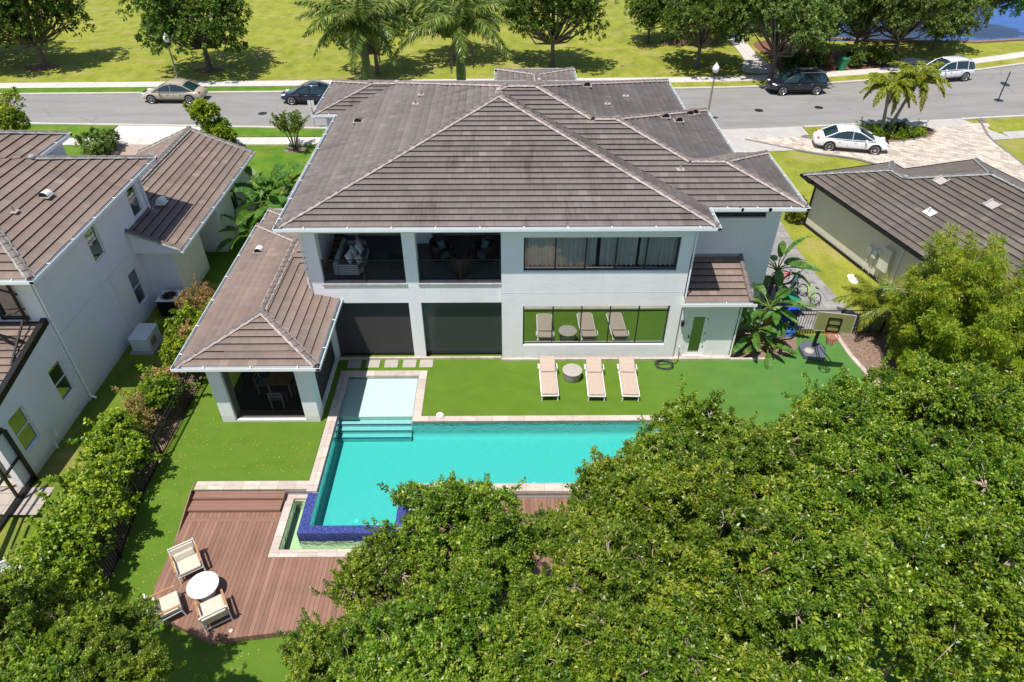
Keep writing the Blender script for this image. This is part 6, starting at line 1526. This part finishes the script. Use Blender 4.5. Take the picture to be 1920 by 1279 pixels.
def palm(name, loc, top, lb, nf, L, ll, lw, mat, r_tr, seed, lean=(0, 0), shaft=True, drys=2, group=None, stalk=.03, droops=(.2, 1.1), nleaf=60):
    t = empty(name, loc, label=lb, cat='palm tree', group=group); r = rng(seed); T_ = Vector((lean[0], lean[1], top))
    n = 10; pts = [(T_ * (k / n)).to_tuple() for k in range(n + 1)]
    m = MB(); m.tube(pts, [r_tr * (1.25 if k == 0 else 1 + .12 * math.sin(k * .7)) for k in range(n + 1)], 10); m.build('trunk', M_palmtrunk, t, smooth=True)
    if shaft:
        m = MB(); q = [(T_ + Vector((0, 0, z))).to_tuple() for z in (-2.4, -2.2, -1.2, 0, .7, 1.3)]; m.tube(q, [r_tr * 1.02, r_tr * 1.15, r_tr * 1.2, r_tr * 1.0, r_tr * .6, r_tr * .3], 10); m.build('crownshaft', M_shaft, t, smooth=True)
    base = T_ + Vector((0, 0, 1.15 if shaft else .1)); meshes = []
    for j in range(4):
        dr = droops[0] + (droops[1] - droops[0]) * j / 3; me, rp_ = frond_mesh('frond', seed + j, L, dr, nleaf, ll, lw, mat, rows=4, v=.6); meshes.append((me, rp_))
    dm, rp_ = frond_mesh('dead_frond', seed + 9, L * .8, 1.6, nleaf, ll * .9, lw, L_palmdry, hang=1.2)
    st = MB()
    for k in range(nf):
        j = min(3, int(4 * k / nf)); me, rpt = meshes[j]; az = k * 2.399 + r.random() * .4; el = 1.15 - (.98 if shaft else 1.25) * (k / nf) + .12 * r.normal()
        fo = link('frond', me, t, base); fo.rotation_euler = (r.normal() * .12, -el * .8, az)
        fo.rotation_mode = 'XYZ'; s_ = .85 + .25 * r.random(); fo.scale = (s_, s_, s_)
        M_ = Matrix.Translation(base) @ fo.rotation_euler.to_matrix().to_4x4() @ Matrix.Scale(s_, 4); st.M = M_; st.tube(rpt, [stalk * (1 - .9 * i / 8) for i in range(9)], 5)
    for k in range(drys):
        fo = link('dead_frond', dm, t, base - Vector((0, 0, .35))); fo.rotation_euler = (0, .35, k * 2.6 + 4.0); fo.scale = (.6, .6, .6)
    st.M = None; st.build('frond_stalk', L_bird if False else M_shaft, t)
    return t
palm('royal_palm', (-8.65, 21.3, 0), 6.6, 'royal palm with bulging green crownshaft behind the roof, left of two', 20, 4.1, .95, .065, L_palm, .24, 401, drys=2, group='royal palms behind the house', nleaf=95)
palm('royal_palm', (-2.85, 21.2, 0), 6.6, 'royal palm with bulging green crownshaft above the roof ridge, right of two', 20, 4.1, .95, .065, L_palm, .25, 421, drys=2, group='royal palms behind the house', nleaf=95)
dpx = 26.75
palm('foxtail_palm', (26.45, 24.75, .07), 3.0, 'left trunk of the twin foxtail palms in the driveway island', 17, 2.15, .52, .075, L_yel, .11, 441, lean=(-.35, .2), shaft=False, drys=0, group='twin palms in the driveway island', stalk=.022, droops=(.7, 1.5), nleaf=70)
palm('foxtail_palm', (26.75, 24.65, .07), 3.55, 'right leaning trunk of the twin foxtail palms in the driveway island', 18, 2.25, .52, .075, L_yel, .11, 461, lean=(1.15, .5), shaft=False, drys=1, group='twin palms in the driveway island', stalk=.022, droops=(.7, 1.5), nleaf=70)
for k, (x, y, h, lb, s0) in enumerate([(16.0, 1.9, 1.1, 'yellow green areca palm arching over the fence by the cream building', 481), (16.9, 1.1, 1.3, 'darker areca palm between the fence end and the bamboo', 491)]):
    palm('areca_palm', (x, y, 0), h, lb, 15, 1.9, .50, .032, L_yel if k == 0 else L_palm, .06, s0, shaft=False, drys=0, stalk=.018, droops=(.2, .9), nleaf=80)
# ---- crape myrtle: bare multi-stem with tufts
cm = empty('crape_myrtle', (-14.35, 22.3, 0), label='multi stemmed crape myrtle with upright tufts on the front lawn', cat='tree')
r = rng(500); m = MB(); C = []; A = []
for k in range(8):
    a = k * .8; d = np.array([math.cos(a) * .28, math.sin(a) * .28, 1.0]); p0 = np.array([.1 * math.cos(a), .1 * math.sin(a), 0]); p1 = p0 + d * 1.25
    m.tube([tuple(p0), tuple(p0 + d * .6 + [0, 0, .1]), tuple(p1)], [.045, .035, .025], 6)
    for j in range(5):
        e = unit(d + .45 * r.normal(size=3) * np.array([1, 1, .2])); p2 = p1 + e * (.9 + .3 * r.random()); m.tube([tuple(p1), tuple(p2)], [.018, .006], 4)
        for t in np.linspace(.25, 1.1, 16): C.append(p1 + (p2 - p1) * t); A.append(unit(e + .5 * r.normal(size=3)))
m.build('trunk', M_bark, cm); C = np.array(C); A = np.array(A); P, D, N_, L, Wd = sprigs(r, C, A, 7, .12, .12, .45, .6)
link('crown', leaves_mesh('crown', P, D, N_, L, Wd, .35 + .2 * r.normal(size=len(P)), L_palm), cm)
flat('mulch_ring', [(-14.35 + .8 * math.cos(a * .5), 22.3 + .6 * math.sin(a * .5)) for a in range(12)], .012, M_brownmulch)
# ---- bird of paradise plants
def paddle_mesh(seed, L, Wd, mat, torn=.0):
    """one banana-like leaf along +x with its stalk, drooping tip, folded midrib"""
    r = rng(seed); n = 22; vs = []; fs = []; tv = []
    for i in range(n + 1):
        t = i / n; x = L * t; z = -.30 * L * t ** 2.2; w = Wd * .5 * (math.sin(math.pi * min(1, .04 + .96 * t)) ** .55) * (1 - .12 * t); w *= 1 - torn * (r.random() if i % 3 == 0 else 0)
        vs += [(x, -w, z + w * .42), (x, 0, z), (x, w, z + w * .42)]
        if i: b = 3 * i; fs += [(b - 3, b, b + 1, b - 2), (b - 2, b + 1, b + 2, b - 1)]; tv += [.45 + .25 * r.normal()] * 2
    m = MB(); m.add(vs, fs); me = bpy.data.meshes.new('leaf'); me.from_pydata(m.v, [], m.f); me.materials.append(mat)
    at = me.attributes.new('tint', 'FLOAT', 'FACE'); at.data.foreach_set('value', np.clip(np.array(tv), 0, 1).astype(np.float32)); me.update(); return me
PAD = [paddle_mesh(600 + k, 1.15, .42, L_bird, .5 if k % 2 else .12) for k in range(4)]; PADD = paddle_mesh(610, 1.0, .30, L_brown, .6)
def bird(loc, h, nleaf, lb, seed, size=1.0, dead=3, group=None, spread=1.0):
    t = empty('bird_of_paradise', loc, label=lb, cat='plant', group=group); r = rng(seed)
    ns = max(1, nleaf // 8); stems = MB(); tops = []
    for k in range(ns):
        a = k * 2.2 + seed; p = Vector((.18 * math.cos(a), .18 * math.sin(a), 0)); q = Vector((.45 * math.cos(a) * (ns > 1), .35 * math.sin(a) * (ns > 1), h * (1 - .25 * (k % 2)))); stems.tube([p, p.lerp(q, .5), q], [.10, .085, .08], 8); tops.append(q)
    stems.build('stem', M_bark, t); stk = MB()
    for k in range(nleaf):
        q = tops[k % ns]; az = k * 2.399 + r.random() * .5; el = 1.25 - 1.15 * (k / nleaf) ** .8 * spread; sl = (.45 + .35 * r.random()) * size
        d = Vector((math.cos(az) * math.cos(el), math.sin(az) * math.cos(el), math.sin(el))); e = q + d * sl + Vector((0, 0, -.06)); stk.tube([q, q.lerp(e, .5) + Vector((0, 0, .05)), e], [.035, .025, .018], 5)
        o = link('leaf', PAD[k % 4], t, e); s_ = size * (.75 + .4 * r.random()); o.scale = (s_, s_, s_); o.rotation_euler = (r.normal() * .35, -(el - .35), az)
    for k in range(dead):
        q = tops[k % ns]; o = link('dead_leaf', PADD, t, q - Vector((0, 0, .15))); o.rotation_euler = (r.normal() * .3, 1.0 + .3 * r.random(), k * 2.1 + seed); o.scale = (size * .8,) * 3
    stk.build('leaf_stalk', M_shaft, t); return t
bird((11.95, 3.55, 0), 2.1, 13, 'bird of paradise plant nearest the bicycles with leaves above the side path', 701, 1.05, 4, 'bird of paradise plants beside the wing', 1.0)
bird((10.95, 1.35, 0), 1.9, 18, 'tall bird of paradise plant beside the lean-to roof', 702, 1.0, 5, 'bird of paradise plants beside the wing', 1.1)
bird((10.45, .75, 0), .9, 14, 'lower bird of paradise clump on the bed next to the door wall', 703, .85, 3, 'bird of paradise plants beside the wing', 1.2)
bird((10.95, .45, 0), .3, 9, 'ground level bird of paradise leaves at the edge of the green court', 704, .75, 2, 'bird of paradise plants beside the wing', 1.2)
for k, (x, y, h, n_, sz) in enumerate([(-13.3, 9.0, .9, 14, 1.15), (-12.9, 10.9, 1.7, 18, 1.35), (-12.0, 12.3, 1.8, 16, 1.35), (-13.3, 12.7, 1.4, 14, 1.3)]):
    bird((x, y, 0), h, n_, ['bird of paradise clump nearest the pavilion roof, left side of the house', 'large bird of paradise plant beside the neighbour garage wall', 'bird of paradise plant touching the main roof eave on the left', 'bird of paradise plant furthest back on the left side'][k], 710 + k, sz, 2, 'bird of paradise plants between the houses', 1.1)
# ---- bamboo
def bamboo(loc, h, n, lb, seed, Rr=1.6, ncl=3900):
    t = empty('bamboo_clump', loc, label=lb, cat='bamboo', group='bamboo clumps at the right edge'); r = rng(seed); m = MB(); C = []; A = []
    for k in range(n):
        a = r.random() * 6.28; out = Rr * (.3 + .8 * r.random()); hh = h * (.62 + .55 * r.random()); pts = []
        for i in range(7):
            u = i / 6; pts.append((math.cos(a) * (.25 + out * u ** 2), math.sin(a) * (.25 + out * u ** 2), hh * (u - .12 * u ** 3)))
        m.tube(pts, [.022 * (1 - .12 * i) for i in range(7)], 5)
        P_ = np.array(pts)
        for j in range(ncl // n):
            u = .18 + .82 * r.random() ** .8; x = u * 6; i = min(5, int(x)); c = P_[i] + (P_[i + 1] - P_[i]) * (x - i); off = unit(r.normal(size=3)) * np.array([.40, .40, .34]) * (1.15 - .80 * u) * (.4 + .8 * r.random())
            C.append(c + off); A.append(unit(off * 1.6 + np.array([math.cos(a) * .3, math.sin(a) * .3, .15]) + .35 * r.normal(size=3)))
    m.build('culm', M_culm, t); C = np.array(C); A = np.array(A); P, D, N_, L, Wd = sprigs(r, C, A, 12, .20, .16, .17, .75)
    D = unit(D + np.array([0, 0, -.28])); tc = np.repeat(.40 + .22 * r.normal(size=len(C)) + .05 * (C[:, 2] - h * .5), 12)
    link('foliage', leaves_mesh('foliage', P, D, N_, L, Wd, tc + .15 * r.normal(size=len(P)), L_bam), t); return t
for k, (x, y, h, Rr, lb) in enumerate([(16.4, -.7, 4.6, 1.15, 'bamboo clump leaning over the mulch beside the fence end'), (17.3, -.3, 6.0, 1.35, 'tallest bamboo clump in front of the cream garage'), (18.7, -1.0, 5.8, 1.5, 'bamboo clump at the right picture edge'), (16.9, -2.6, 4.9, 1.4, 'nearer bamboo clump above the glossy tree crowns'), (16.0, -2.9, 2.6, 1.1, 'low bamboo clump by the white stone edging'), (19.3, -3.4, 5.2, 1.5, 'bamboo clump at the right edge, nearest the camera')]):
    bamboo((x, y, 0), h, 24, lb, 800 + k, Rr)
# fallen leaves on the turf and twigs of litter
r = rng(900); n_ = 420; X = np.where(r.random(n_) < .6, r.uniform(-12.1, -10.9, n_), r.uniform(-10.5, -7.1, n_)); Y = np.where(X < -10.85, r.uniform(-12, -2, n_), np.where(r.random(n_) < .6, r.uniform(-13.2, -12.2, n_), r.uniform(-6.2, -4.5, n_)))
Zg = np.array([gz(float(y)) for y in Y]) + .012; P = np.stack([X, Y, Zg], -1); an = r.random(n_) * 6.28
me = leaves_mesh('fallen_leaves', P, np.stack([np.cos(an), np.sin(an), 0 * an + .1], -1), np.tile([0, 0, 1.0], (n_, 1)) + .2 * r.normal(size=(n_, 3)), .055 * (.6 + .8 * r.random(n_)), .03, r.random(n_), leafmat('yellow_leaf', [(0, (.30, .18, .05)), (1, (.55, .45, .12))], .7, .1, .3))
o = bpy.data.objects.new('fallen_leaves', me); COL.objects.link(o); o['kind'] = 'stuff'
